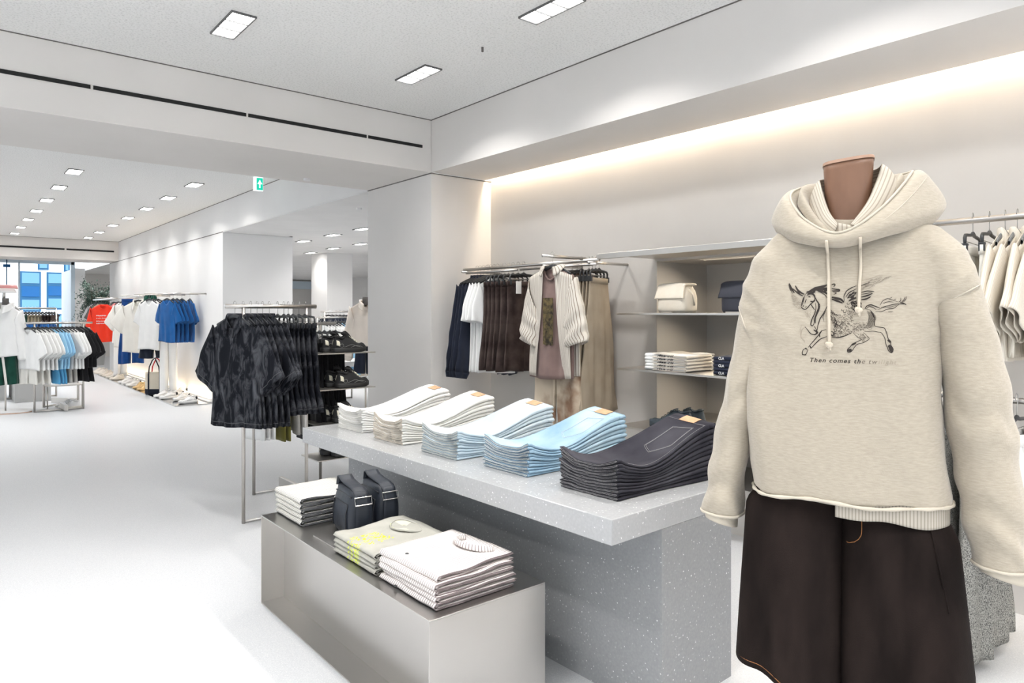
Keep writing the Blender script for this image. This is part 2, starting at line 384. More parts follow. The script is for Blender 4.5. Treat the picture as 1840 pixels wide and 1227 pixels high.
JM = {
    'white': fray('white denim', (.80, .79, .77), (.86, .85, .83), (.82, .80, .77), (.74, .72, .69), depth=.0012),
    'ecru': fray('ecru denim', (.72, .71, .67), (.80, .79, .76), (.66, .60, .52), (.52, .45, .37), depth=.0012),
    'pale': fray('pale blue denim', (.42, .54, .63), (.66, .73, .77), (.30, .36, .40), (.18, .22, .26), 4, depth=.0012),
    'blue': fray('mid blue denim', (.21, .35, .48), (.44, .57, .66), (.16, .23, .31), (.10, .15, .21), 4, depth=.0012),
    'black': fray('black denim', (.026, .025, .033), (.065, .063, .075), (.05, .05, .055), (.02, .02, .025), 5, depth=.0012)}
JI = {k: fray(k+' inner leg', *v) for k, v in {'white': ((.74, .73, .70), (.8, .79, .77), (.80, .78, .73), (.6, .57, .52)), 'ecru': ((.6, .58, .53), (.7, .68, .64), (.74, .67, .58), (.50, .42, .34)),
    'pale': ((.30, .38, .44), (.5, .56, .6), (.72, .72, .68), (.5, .52, .5)), 'blue': ((.14, .24, .34), (.3, .42, .52), (.68, .70, .68), (.45, .50, .52)), 'black': ((.02, .02, .025), (.05, .05, .06), (.26, .25, .26), (.12, .12, .13))}.items()}
for k_ in JM: pass
M['leather'] = mottled('tan leather', (.52, .29, .16), (.60, .35, .20), 30, .6, 0, 200, .1)
M['stitch'] = plain('grey stitching', (.34, .33, .33), .8)
M['stitch_pale'] = plain('tonal stitching', (.52, .60, .66), .8)
TZ = .79
stacks = [('black', 1.945, 1.728, 11, 'black', 'nearest the mannequin'), ('blue', 1.938, 2.226, 10, 'mid blue', 'second from the mannequin'),
          ('pale', 1.896, 2.69, 10, 'pale blue', 'in the middle of the table'), ('ecru', 1.887, 3.187, 10, 'grey ecru', 'second from the far end'),
          ('white', 1.899, 3.655, 10, 'white', 'at the far end of the table')]
order = ['bottom', 'second from bottom', 'third from bottom', 'fourth from bottom', 'fifth from bottom', 'sixth from bottom', 'seventh from bottom', 'eighth from bottom', 'ninth from bottom', 'tenth from bottom', 'eleventh']
for si, (mk, sx, sy, n, cname, where) in enumerate(stacks):
    for k in range(n):
        seed = si*50+k; top = k == n-1
        lab = ('top pair of folded %s jeans with leather patch, %s' % (cname, where)) if top else \
              ('folded %s jeans, %s in the pile' % (cname, order[k]))
        o = jean_mesh(k, JM[mk], seed).build('folded_jeans', JM[mk], None, True, solid=.0015)
        o.location = (sx, sy, TZ+.0005); o.rotation_euler = (0, 0, math.radians(1.0))
        jean_mesh(k, None, seed, True).build('inner_leg', JI[mk], o, True, solid=.0016)
        tag(o, lab, 'jeans', 'pile of folded %s jeans' % cname)
        rd = random.Random(seed); rd.uniform(0, 9); jx, jy = rd.uniform(-.004, .004), rd.uniform(-.005, .005)
        def surf(x, y, lift=.0, k=k, jx=jx, jy=jy):
            X, Y, Z = jean_pt(x, y, k, 0); return (X+jx, Y+jy, Z + jean_g(x, y)*.905 + lift)
        # waistband: a thicker roll across the end
        wb = MB(); rr = jean_g(JL, .15)*.40
        def wf(a, v, k=k, rr=rr):
            y = -.002 + JW*v; x0 = JL-.02; ang = a*2*PI
            g = jean_g(x0, y); X, Y, Z = jean_pt(x0, y, k, 0)
            return (X+jx + .026*math.cos(ang)*(1 if abs(math.cos(ang)) < .9 else .97), Y+jy, Z + g*.5 + math.copysign(abs(math.sin(ang))**.6, math.sin(ang))*g*(.42 + .04*noise.noise(Vector((v*8, k, a*3)))))
        wb.grid(wf, 14, 20, lambda a, v: (a*.1, .3+v*.3), closeu=True)
        b = len(wb.v)
        wb.cap([i for i in range(14)][::-1]); wb.cap([b-14+i for i in range(14)])
        wb.build('waistband', JM[mk], o, True)
        if top or (k == n-2):
            pt = MB().grid(lambda u, v: surf(JL-.066+.052*u, .095+.115*v + (0 if top else .015), .0045), 4, 6)
            pt.build('leather_patch', 'leather', o, False, solid=.0015)
        if top:
            st = 'stitch' if mk == 'black' else 'stitch_pale'
            if mk in ('black', 'blue'):
                pk = MB(); P5 = [(.50, .055), (.485, .185), (.35, .195), (.315, .125), (.365, .05), (.50, .055)]
                for off in (0, .006):
                    c0 = (.42, .12); pts = []
                    for i in range(len(P5)-1):
                        for j in range(12):
                            a, c = P5[i], P5[i+1]; q = (a[0]+(c[0]-a[0])*j/12, a[1]+(c[1]-a[1])*j/12)
                            q = (q[0]+(c0[0]-q[0])*off*10, q[1]+(c0[1]-q[1])*off*10); pts.append(surf(*q, .0032))
                    pk.tube(pts, .0007, 4, closed=True)
                pk.build('pocket', st, o, True)
            sm = MB().tube([surf(.535, .01+.28*i/24, .0032) for i in range(25)], .0007, 4).tube([surf(.03+.5*i/24, .012, .0028) for i in range(25)], .0006, 4)
            sm.build('stitching', st, o, True)

# ------------------------------------------------------------------ folded tops
def folded(seed, w, dep, th, mat, rear=0.0, sag=.0, ply=2, open_front=False):
    """a folded top: sheets turned round a soft fold along x=0; w runs along +y, dep along +x. UV in metres."""
    rd = random.Random(seed); ph = rd.uniform(0, 20); mb = MB(); r = th/2
    for q in range(ply):
        rq = r*(.94-.42*q); x0 = .0 + q*.011
        arc = PI*rq; tot = 2*dep+arc
        def f(s, v, rq=rq, x0=x0, tot=tot, arc=arc):
            d = s*tot; y = w*v
            if d < dep: x = x0+rq+dep-d; z = r-rq
            elif d < dep+arc: a = (d-dep)/rq; x = x0+rq-rq*math.sin(a); z = r-rq*math.cos(a)
            else: x = x0+rq+(d-dep-arc); z = r+rq
            k = .5 + .5*(z-r)/max(rq, 1e-4)
            z += rear*ss(.2, 1, x/dep)*k*1.0
            z += th*.30*k*noise.noise(Vector((x*9+ph, y*9, ph))) + sag*k*math.sin(PI*v)*-1
            x += .004*noise.noise(Vector((y*14+ph, z*30, 2))); yy = y + .004*noise.noise(Vector((x*14, z*60+ph, 5)))
            return (x, yy, max(z, .001))
        mb.grid(f, 46, 22, lambda s, v, tot=tot: (v*w, s*tot))
    return mb
M['stripe_ecru'] = striped('ecru with charcoal pinstripe', (.74, .72, .66), (.10, .10, .11), .0135, .24)
M['stripe_pink'] = striped('off white with taupe pinstripe', (.80, .75, .72), (.24, .19, .19), .0125, .24)
def graffiti(name):
    m, nt, b, N, L = nm(name); tc = N.new('ShaderNodeTexCoord'); sp = N.new('ShaderNodeSeparateXYZ'); L.new(tc.outputs['UV'], sp.inputs[0])
    g = _ramp(N, L, _noise(N, L, tc.outputs['Object'], 9, 4), [(.35, (.37, .36, .32)), (.65, (.45, .44, .39))])
    # scrawl: distorted wave lines inside a window of the cloth
    w = N.new('ShaderNodeTexWave'); w.inputs['Scale'].default_value = 16; w.inputs['Distortion'].default_value = 16; w.inputs['Detail'].default_value = 2
    w.inputs['Detail Scale'].default_value = 1.4; L.new(tc.outputs['UV'], w.inputs['Vector'])
    a = N.new('ShaderNodeMath'); a.operation = 'GREATER_THAN'; a.inputs[1].default_value = .62; L.new(w.outputs['Fac'], a.inputs[0])
    def win(o, c, h):
        d = N.new('ShaderNodeMath'); d.operation = 'SUBTRACT'; d.inputs[1].default_value = c; L.new(o, d.inputs[0])
        e = N.new('ShaderNodeMath'); e.operation = 'ABSOLUTE'; L.new(d.outputs[0], e.inputs[0])
        f = N.new('ShaderNodeMath'); f.operation = 'LESS_THAN'; f.inputs[1].default_value = h; L.new(e.outputs[0], f.inputs[0]); return f.outputs[0]
    def mul(p, q): n = N.new('ShaderNodeMath'); n.operation = 'MULTIPLY'; L.new(p, n.inputs[0]); L.new(q, n.inputs[1]); return n.outputs[0]
    n9 = N.new('ShaderNodeTexNoise'); n9.inputs['Scale'].default_value = 22; L.new(tc.outputs['UV'], n9.inputs['Vector']); g9 = N.new('ShaderNodeMath'); g9.operation = 'GREATER_THAN'; g9.inputs[1].default_value = .47; L.new(n9.outputs['Fac'], g9.inputs[0])
    k = mul(mul(a.outputs[0], g9.outputs[0]), mul(win(sp.outputs[0], .185, .06), win(sp.outputs[1], .43, .10)))
    mx = N.new('ShaderNodeMix'); mx.data_type = 'RGBA'; L.new(k, mx.inputs['Factor']); L.new(g, mx.inputs[6]); mx.inputs[7].default_value = (.66, .78, .04, 1)
    L.new(mx.outputs[2], b.inputs['Base Color']); b.inputs['Roughness'].default_value = .9; _bump(N, L, b, _noise(N, L, tc.outputs['Object'], 200), .3, .001); return m
M['graffiti'] = graffiti('washed olive grey jersey with lime scrawl')
M['cream_cloth'] = cloth('cream lining', (.60, .58, .47))
ordn = ['bottom', 'second', 'third', 'fourth', 'top']
for k in range(5):
    o = folded(300+k, .325, .33, .0262, 'stripe_ecru').build('folded_shirt', 'stripe_ecru', None, True, solid=.0028)
    o.location = (1.352+R.uniform(-.004, .004), 3.236+R.uniform(-.004, .004), BH+.002+k*.0258)
    tag(o, 'folded ecru shirt with dark pinstripes, %s of the five beside the black bags' % ordn[k], 'shirt', 'ecru striped shirts folded on the bench')
for k in range(4):
    top = k == 3
    o = folded(320+k, .362, .34, .0205, 'graffiti', rear=.012 if top else 0).build('folded_sweatshirt', 'graffiti', None, True, solid=.0025)
    o.location = (1.325+R.uniform(-.004, .004), 2.448+R.uniform(-.004, .004), BH+.002+k*.0202)
    tag(o, 'folded olive grey sweatshirt with lime scrawl, %s of the four on the bench' % (['bottom', 'second', 'third', 'top'][k]), 'sweatshirt', 'olive grey sweatshirts folded on the bench')
    if top:
        def nf(u, v):
            a = 2*PI*u; rr = 1-.75*v; return (.262+.055*rr*math.cos(a), .205+.095*rr*math.sin(a)*(1+.2*math.cos(a)), .032 + .004*math.sin(a*2) - .004*v)
        MB().grid(nf, 28, 4, closeu=True).build('neckline', 'cream_cloth', o, True, solid=.001)
        MB().tube([(.262+.056*math.cos(a), .205+.097*math.sin(a)*(1+.2*math.cos(a)), .034+.004*math.sin(a*2)) for a in [2*PI*i/30 for i in range(30)]], [.0045+.0012*math.sin(i*1.9) for i in range(30)], 7, closed=True).build('collar_rib', 'graffiti', o, True)
for k in range(5):
    top = k == 4
    th = .024 if k < 3 else .026
    o = folded(340+k, .385, .345, th, 'stripe_pink', rear=0.004, sag=0).build('folded_shirt', 'stripe_pink', None, True, solid=.0026)
    o.location = (1.325+(.022 if top else 0)+R.uniform(-.004, .004), 2.022+(.004 if top else 0)+R.uniform(-.005, .005), BH+.002+k*.0222)
    o.rotation_euler = (0, 0, math.radians([0, -1, 1, 0, 2.5][k]))
    tag(o, 'folded off-white pinstripe shirt, %s of the five at the near bench end' % ordn[k], 'shirt', 'off-white striped shirts folded on the bench')
    if top:
        c = MB()
        def cf(u, v): a = PI*(1.15*u-.1); return (.30-.055*math.sin(a)*(1+.3*v), .16+.085*math.cos(a)*(1+.25*v), .030+.020*math.sin(v*PI)+.008*math.sin(a))
        c.grid(cf, 22, 6, lambda u, v: (u*.3, v*.05)); c.build('collar', 'stripe_pink', o, True, solid=.002)
    if k in (0, 4):
        MB().ball((.045 if top else -.002, .26, .029 if top else .012), .008, .008, .004).build('button', 'black_plastic', o, True)

# ------------------------------------------------------------------ bags
M['nylon'] = mottled('dark blue black nylon', (.014, .018, .027), (.024, .029, .040), 4, .48, 0, 14, .35, dist=.01)
M['nylon_dark'] = plain('black webbing', (.012, .012, .014), .5, bs=200)
M['silver'] = plain('polished buckle', (.75, .73, .70), .2, 1)
def rbox(mb, w, d, h, top=.75, rnd=.03, nz=10, na=32, skew=0, bulge=.0):
    """soft standing box: rounded footprint w(y) x d(x), drawing in towards the top"""
    def f(u, v):
        a = 2*PI*u; e = .42
        k = 1-(1-top)*ss(.45, 1, v); k2 = 1-.16*ss(.7, 1, v)
        if v < .08: q = .93+.07*v/.08
        else: q = 1
        cx = math.copysign(abs(math.cos(a))**e, math.cos(a)); cy = math.copysign(abs(math.sin(a))**e, math.sin(a))
        b = 1+bulge*math.sin(PI*v)
        return (d/2*cx*k*q*b, w/2*cy*k2*q, h*(v**.95) + skew*0)
    s = len(mb.v); mb.grid(f, na, nz, closeu=True)
    mb.cap([s+i for i in range(na)][::-1])
    t = s+nz*na; c = mb.vert((0, 0, h+.008))
    for i in range(na): mb.f.append((t+i, t+(i+1) % na, c))
    return mb
def messenger(x, y, rz, label, lean):
    t = empty('messenger_bag', (x, y, BH+.0075), rz, label, 'bag', 'black bags on the bench')
    rbox(MB(), .25, .125, .205, .72, bulge=.03).build('body', 'nylon', t, True)
    # front pocket panel
    MB().grid(lambda u, v: (-.062-.006*math.sin(PI*u)*math.sin(PI*v)+.010*ss(.6, 1, v), -.085+.17*u, .02+.125*v), 12, 10).build('pocket', 'nylon', t, True, solid=.008)
    MB().tube([(-.068+.010*ss(.6, 1, v), yy, .02+.125*v) for yy, v in [(-.085, i/8) for i in range(9)]+[(-.085+.17*i/10, 1) for i in range(1, 11)]+[(.085, 1-i/8) for i in range(1, 9)]], .0022, 6).build('piping', 'nylon_dark', t, True)
    MB().tube([(-.045, -.1+.2*i/20, .178+.006*math.sin(PI*i/20)) for i in range(21)], .003, 6).build('zip', 'nylon_dark', t, True)
    # strap: up the near gusset, over the top and looping up at the back
    pth = [(0, -.126, .03), (0, -.131, .09), (0, -.130, .15), (0, -.116, .196), (0, -.07, .214), (0, .0, .220), (0, .05, .228), (0, .085, .245), (0, .10, .24), (0, .108, .20)]
    def sf(u, v):
        i = min(int(v*(len(pth)-1)), len(pth)-2); q = v*(len(pth)-1)-i
        p = Vector(pth[i]).lerp(Vector(pth[i+1]), q); return (p.x+(u-.5)*.066+lean*v, p.y, p.z)
    MB().grid(sf, 4, 36).build('strap', 'nylon', t, True, solid=.005)
    b = MB(); z0, z1, a0, a1 = .150, .182, -.040, .040
    b.tube([(a0, -.139, z0), (a1, -.139, z0), (a1, -.130, z1), (a0, -.130, z1)], .0032, 6, closed=True); b.build('buckle', 'silver', t, False)
    MB().ball((-.064, .07, .150), .002, .004, .004, 8, 6).build('stud', 'silver', t, True)
    return t
messenger(1.520, 3.02, math.radians(-6), 'black nylon messenger bag with silver buckle, the left one beside the folded ecru shirts', -.01)
messenger(1.662, 3.03, math.radians(-4), 'black nylon messenger bag with silver buckle, the right one next to the table base', .0)

# ------------------------------------------------------------------ shelves in the niche and what is on them
def shelf(z, label, y0=2.0):
    o = MB().prism([(3.74, y0), (3.74, 3.33), (XW-.003, 3.33), (XW-.003, 3.272), (NX-.022, 3.272), (NX-.022, y0)], z-.014, z).build('wall_shelf', 'shelf_metal', bevel=.001)
    return tag(o, label, 'shelf', 'metal shelves in the wall niche')
shelf(1.492, 'top metal shelf of the niche carrying the cream and dark bags')
shelf(1.098, 'middle metal shelf of the niche carrying the folded white T-shirts')
shelf(.69, 'lowest visible metal shelf of the niche carrying the blue grey shoes')
tag(MB().box(3.72, XW-.002, 2.0, 3.30, 1.893, 1.913).box(3.715, 3.735, 2.0, 3.5, 1.885, 1.925).build('top_shelf_panel', 'shelf_metal', bevel=.002), 'thin metal canopy over the niche, continuing the clothes rail', 'shelf')
M['cream_bag'] = mottled('cream padded cloth', (.80, .72, .60), (.84, .77, .66), 8, .75, 0, 30, .35, dist=.006)
M['navy_bag'] = plain('dark slate nylon', (.035, .038, .055), .55, bs=40)
def satchel(x, y, rz, s, mat, label):
    t = empty('satchel', (x, y, 1.493), rz, label, 'bag')
    rbox(MB(), .27*s, .15, .19, .62, bulge=.05).build('body', mat, t, True)
    def fl(u, v):
        yy = (-.5+u)*.272*s*(1-.06*math.sin(PI*v)); q = v
        if q < .35: x = .045-.10*q/.35; z = .200
        else: x = -.058-.022*ss(.35, 1, q); z = .200-.105*(q-.35)/.65*(1-.10*abs(2*u-1)**5)
        return (x, yy, z - .012*(abs(2*u-1)**6))
    MB().grid(fl, 20, 18).build('flap', mat, t, True, solid=.010)
    MB().box(-.10, -.09, -.05, .06, 0, .008).build('bag_stand', 'shelf_metal', t)
    MB().tube([(-.03, -.138*s, .16), (0, -.145*s, .12), (.02, -.14*s, .05)], .006, 6).build('strap', mat, t, True)
    return t
satchel(3.93, atX(1212, 560, 3.9).y, math.radians(-8), 1.0, 'cream_bag', 'cream padded satchel with flap on the top niche shelf')
satchel(3.95, atX(1336, 560, 3.95).y, math.radians(-8), 1.0, 'navy_bag', 'dark slate satchel half hidden behind the hoodie sleeve, on the top niche shelf')
M['tee_white'] = cloth('white jersey', (.86, .86, .85), .02)
M['tee_cream'] = cloth('cream jersey', (.80, .74, .66), .03)
M['tee_navy'] = cloth('navy jersey', (.02, .025, .045), .1)
M['ink'] = plain('black print', (.02, .02, .022), .8)
M['ink_pale'] = plain('white print', (.7, .7, .7), .8)
def text_mesh(name, body, size, mat, parent, M4, shear=0, bold=0, extr=.0004):
    cu = bpy.data.curves.new(name, 'FONT'); cu.body = body; cu.size = size; cu.shear = shear; cu.align_x = 'CENTER'; cu.offset = bold; cu.extrude = extr
    me = baked(bpy.data.objects.new('tmp', cu))
    me.materials.clear(); me.materials.append(M[mat]); me.transform(M4); me.name = name
    o = bpy.data.objects.new(name, me); COL.objects.link(o); o.parent = parent; return o
ya = atX(1161, 668, 3.80).y; yb = atX(1236, 672, 3.80).y
for k in range(5):
    o = folded(400+k, ya-yb, .30, .0225, 'tee_white').build('folded_tshirt', 'tee_white', None, True, solid=.002)
    o.location = (3.785+R.uniform(-.003, .003), yb+R.uniform(-.003, .003), 1.100+k*.0222)
    tag(o, 'folded white T-shirt with black lettering on the fold, %s of the five in the niche' % ordn[k], 'T-shirt', 'white T-shirts folded in the niche')
    # lettering wraps the fold: a short run of bold italic marks facing the room
    text_mesh('print', 'daa cll', .042, 'ink', o, Matrix.Translation((-.0075, (ya-yb)*.50, .002)) @ Matrix.Rotation(-PI/2, 4, 'Z') @ Matrix.Rotation(PI/2, 4, 'X') @ Matrix.Diagonal((1.25, .62, 1, 1)), .35, .0011)
    # inner cream layer showing at the open side
    mb = folded(420+k, .30, .27, .019, 'tee_cream', rear=.012*(k/4)); c = mb.build('lining', 'tee_cream', o, True, solid=.0018)
    c.location = (.27, -.012, .0005); c.rotation_euler = (0, 0, PI/2)
    c.scale = (1, .95, .95)
yc = atX(1284, 675, 3.80).y
for k in range(5):
    o = folded(440+k, .26, .28, .0235, 'tee_navy').build('folded_tshirt', 'tee_navy', None, True, solid=.002)
    o.location = (3.785, yc-.26, 1.100+k*.0232)
    tag(o, 'folded navy T-shirt with pale lettering, %s of the pile beside the hoodie sleeve' % ordn[k], 'T-shirt', 'navy T-shirts folded in the niche')
    if k % 2 == 0: text_mesh('print', 'CLA', .022, 'ink_pale', o, Matrix.Translation((-.003, .20, .006)) @ Matrix.Rotation(-PI/2, 4, 'Z') @ Matrix.Rotation(PI/2, 4, 'X'), 0, .0008)

# ------------------------------------------------------------------ shoes
def shoe(name, up, sole, lace, accent=None, label=None, group=None, L=.29, chunky=1.0, cat='shoe', padded=False):
    """toe points to +x, sole on z=0, centred in y"""
    t = empty(name, (0, 0, 0), 0, label, cat, group)
    wd = lambda s: .052*(.70+.42*math.sin(PI*min(1, s*1.02)**.9)) * (1 if s < .85 else math.sqrt(max(0, 1-((s-.85)/.152)**2))*.9+.1) * (1 if s > .08 else .75+.25*math.sqrt(s/.08))
    sh = .030*chunky
    def rise(s): return .012*ss(.78, 1, s)+.004*(1-ss(0, .1, s))
    n = 26; so = MB()
    def sf(u, v):
        a = 2*PI*u; s = .5-.5*math.cos(a); yy = wd(s)*(1 if a < PI else -1)*(1.10 - .05*abs(v-.5)*2)
        return (L*(s-.5)*1.03, yy, rise(s)*(1-v) + v*(sh + rise(s)*.8 + .004*math.sin(s*9)))
    so.grid(sf, 44, 4, closeu=True); so.cap(list(range(44))[::-1]); so.cap([4*44+i for i in range(44)])
    so.build('sole', sole, t, True)
    if chunky > 1.4:
        g = MB()
        for i in range(9):
            s = .1+.8*i/8
            for sg in (-1, 1): g.box(L*(s-.5)-.003, L*(s-.5)+.003, sg*wd(s)*1.10-.002, sg*wd(s)*1.10+.002, .002, sh*.8)
        g.build('tread', 'black_plastic', t)
    def hp(s):
        h = .088 if s < .12 else .088-.012*ss(.12, .22, s)+.014*ss(.26, .36, s)
        h -= (.052 if padded else .064)*ss(.40, .80, s); h *= 1-.35*ss(.86, 1, s)
        return h
    up_ = MB()
    def uf(a, s):
        th = PI*a; w = wd(s)*.98; h = hp(s)*(1.22 if padded else 1)
        yy = -w*math.cos(th); zz = math.sin(th)**.72
        if s < .36 and .3 < a < .7: zz *= 1
        tw = 1-.38*zz**2*(1-ss(.5, .9, s)); return (L*(s-.5) + (.006*zz if s < .05 else 0), yy*tw, sh*.8+rise(s) + h*zz*math.sqrt(min(1, (1.004-s)/.10)) * (1 if s > .04 else .55+.45*s/.04))
    up_.grid(uf, 20, 34, lambda a, s: (a*.2, s*.3)); b = len(up_.v)
    up_.cap([i for i in range(21)][::-1])
    up_.build('upper', up, t, True)
    # ankle opening: padded rim, and a black disc painted as the shade inside
    cx = L*(.20-.5); rim = []
    for i in range(20):
        a = 2*PI*i/20; s_ = (cx+.044*math.cos(a))/L+.5; rim.append((cx+.044*math.cos(a), .025*math.sin(a), (1.2 if padded else 1)*hp(max(.02, s_))*1.0+sh*.8+0*(.99 if abs(math.sin(a)) < .7 else .90)))
    MB().tube(rim, .010 if padded else .006, 7, closed=True).build('collar', up, t, True)
    MB().grid(lambda u, v: (cx+.043*v*math.cos(2*PI*u), .024*v*math.sin(2*PI*u), sh*.8+(.092 if padded else .079)), 16, 2, closeu=True).build('inside_shade', 'black_plastic', t, True)
    # tongue
    MB().grid(lambda u, v: (L*(.34+.16*v-.5) - .018*(1-v)*0, (-.5+u)*.040, sh*.8+hp(.34+.16*v)*(1.22 if padded else 1)+(.040 if padded else .012)*(1-v)), 6, 8).build('tongue', up, t, True, solid=.012 if padded else .006)
    if padded: MB().ball((L*(.335-.5), 0, sh*.8+.128), .030, .033, .017, 16, 8, Matrix.Rotation(.35, 3, 'Y')).ball((L*(.40-.5), 0, sh*.8+.108), .028, .031, .016, 16, 8, Matrix.Rotation(.6, 3, 'Y')).build('tongue_padding', up, t, True)
    lc = MB()
    for i in range(5):
        s = .42+.07*i; z = sh*.8+hp(s)*(1.24 if padded else 1.0)+rise(s)+.004; w = .022
        lc.tube([(L*(s-.5)-.006, -w, z-.006), (L*(s-.5), -w*.4, z+.002), (L*(s-.5)+.004, w*.4, z+.002), (L*(s-.5)+.008, w, z-.006)], .0036 if padded else .0026, 6)
        if padded: lc.tube([(L*(s-.5)+.010, -w, z-.007), (L*(s-.5), 0, z+.004), (L*(s-.5)-.008, w, z-.006)], .0036, 6)
    lc.build('laces', lace, t, True)
    if accent:
        for sg in (-1, 1):
            MB().grid(lambda u, v: (L*(.04+.10*u-.5)+.004*v, sg*(wd(.10)*(1.02-.33*v**2)), sh*.8+.034+.042*v-.010*u), 5, 5).build('heel_tab', accent, t, True, solid=.003)
            MB().tube([(L*(.19-.5)+.017*math.cos(a), sg*wd(.19)*1.0, sh*.8+.030+.015*math.sin(a)) for a in [2*PI*i/14 for i in range(14)]], .0013, 5, closed=True).tube(
                [(L*(.25+.5*i/10-.5), sg*wd(.25+.5*i/10)*1.0, sh*.8+.018+.028*math.sin(PI*i/10)**2*(1-i/14)) for i in range(11)], .0012, 5).tube(
                [(L*(.45+.4*i/10-.5), sg*wd(.45+.4*i/10)*.98, sh*.8+.012+.016*math.sin(PI*i/10)) for i in range(11)], .0012, 5).build('overlay_seam', 'seam_grey', t, True)
    return t
M['seam_grey'] = plain('grey overlay seam', (.36, .36, .34), .7)
M['suede_black'] = plain('black suede', (.018, .018, .019), .85, bs=250)
M['rubber_black'] = plain('black rubber', (.02, .02, .02), .5)
M['shoe_white'] = plain('white leather', (.84, .83, .82), .45)
M['shoe_cream'] = plain('cream leather', (.74, .70, .63), .5)
M['lace_cream'] = plain('cream laces', (.80, .76, .62), .8)
M['gold'] = plain('gold leather', (.72, .50, .24), .4, .3)
M['teal'] = mottled('slate blue suede', (.045, .062, .078), (.06, .08, .098), 12, .75, 0, 120, .2)
q = atX(1215, 765, 3.95)
s0 = shoe('trainer', 'teal', 'teal', 'teal', label='chunky slate blue shoe on the lowest niche shelf, the front one of the pair', group='slate blue shoes', chunky=1.5)
s0.location = (3.91, atX(1206, 765, 3.91).y, .691); s0.rotation_euler = (0, 0, math.radians(118))
copy_tree(s0, (4.03, atX(1206, 765, 3.91).y-.02, .691), math.radians(120), 'chunky slate blue shoe on the lowest niche shelf, behind its mate')

# ------------------------------------------------------------------ garments
def shirt(name, mat, w=.25, hem=.27, L=.72, sl=.0, sa=24, sw=(.115, .10), dep=.035, seed=0, amp=.012, collar=None, neck=.085, label=None, cat='shirt', group=None, openf=0, drop=.07, cuff=None, ribs=None, stripe_uv=True):
    """hangs with the neck at z=0, width along x, front towards -y. sl = sleeve length (0 for a sleeveless top)"""
    rd = random.Random(seed); ph = [rd.uniform(0, 6.28) for _ in range(6)]; t = empty(name, (0, 0, 0), 0, label, cat, group)
    def Wd(v): return w + (hem-w)*v**.8
    def top(x, back): a = abs(x); return (-.015 if back else -.015-.075*max(0, 1-(a/neck)**2)) if a < neck else -.015-(a-neck)/(w-neck)*drop
    def f(u, v):
        a = 2*PI*u; c, s_ = math.cos(a), math.sin(a); x = Wd(v)*c; back = s_ > 0
        z = top(w*c, back)*(1-v) - L*v - .012*v*math.sin(2*x/w+ph[0])
        d = dep*(.55+.45*ss(0, .3, v))*math.copysign(abs(s_)**.7, s_)
        fo = amp*ss(.08, .8, v)*(math.sin(x*28+ph[1]+2*v)+.6*math.sin(x*51+ph[2]-3*v))
        fo += .6*amp*noise.noise(Vector((x*6+ph[3], v*4, ph[4])))
        y = d + fo
        if openf and not back and abs(x) < openf*(.3+.7*v): y += .02*(1 if x > 0 else -1)
        return (x + .012*v*math.sin(v*5+ph[5]), y, z)
    MB().grid(f, 56, 22, lambda u, v: (Wd(v)*math.cos(2*PI*u)*1.0 + .002*math.sin(2*PI*u), (1-v)*L), closeu=False).build('body', mat, t, True, solid=.003, off=1)
    if sl:
        for sg in (-1, 1):
            al = math.radians(sa+rd.uniform(-3, 3)); C0 = Vector((sg*(w-.03), 0, -.015-drop-sw[0]*.80)); dr = Vector((sg*math.sin(al), 0, -math.cos(al)))
            A0 = Vector((sg*.045, 0, sw[0])); pr = Vector((sg*math.cos(al), 0, math.sin(al))); bend = rd.uniform(-.02, .02)
            def g(u, v, sg=sg, C0=C0, dr=dr, A0=A0, pr=pr, bend=bend):
                a = 2*PI*u; C = C0 + dr*(v*sl) + Vector((0, bend*v*2, 0)); A = A0.lerp(pr*sw[1], ss(0, .55, v)); B = dep*(.8+.1*v)
                p = C + A*math.cos(a) + Vector((0, B*math.sin(a), 0))
                p.y += amp*.8*math.sin(math.cos(a)*5+ph[2]+v*4)*v; p += pr*(.006*math.sin(v*16*sl/.5+ph[1])*v)
                return p
            MB().grid(g, 30, 18, lambda u, v: (sw[1]*math.cos(2*PI*u), (1-v)*sl), flip=sg > 0).build('sleeve', mat, t, True, solid=.003)
            if cuff:
                MB().grid(lambda u, v: g(u, 1-.001) + dr*(.05*v) - (g(u, .999)-(C0+dr*sl))*(.25*v), 24, 3).build('cuff', mat, t, True, solid=.004)
    if collar:
        def cf(u, v):
            a = -PI/2+.35+(2*PI-.7)*u; r = neck*1.0; x = r*math.cos(a); y = dep*.95*math.sin(a)
            fr = max(0, -math.sin(a)); z = top(x, y > 0)
            k = math.sin(v*PI*.5); out = (1+.55*v*fr+.25*v); zz = z + .035*math.sin(PI*min(1, v*1.5))*(1) - .045*ss(.5, 1, v)*(1+.6*fr)
            return (x*out, y*out - .010*v*fr - .004, zz)
        MB().grid(cf, 30, 7, lambda u, v: (u*.4, .2+v*.06)).build('collar', collar, t, True, solid=.004)
    elif ribs:
        MB().tube([(neck*math.cos(a), dep*.75*math.sin(a), top(neck*.98*math.cos(a), math.sin(a) > 0)) for a in [2*PI*i/26 for i in range(26)]], .007, 6, closed=True).build('neckband', ribs, t, True)
    return t
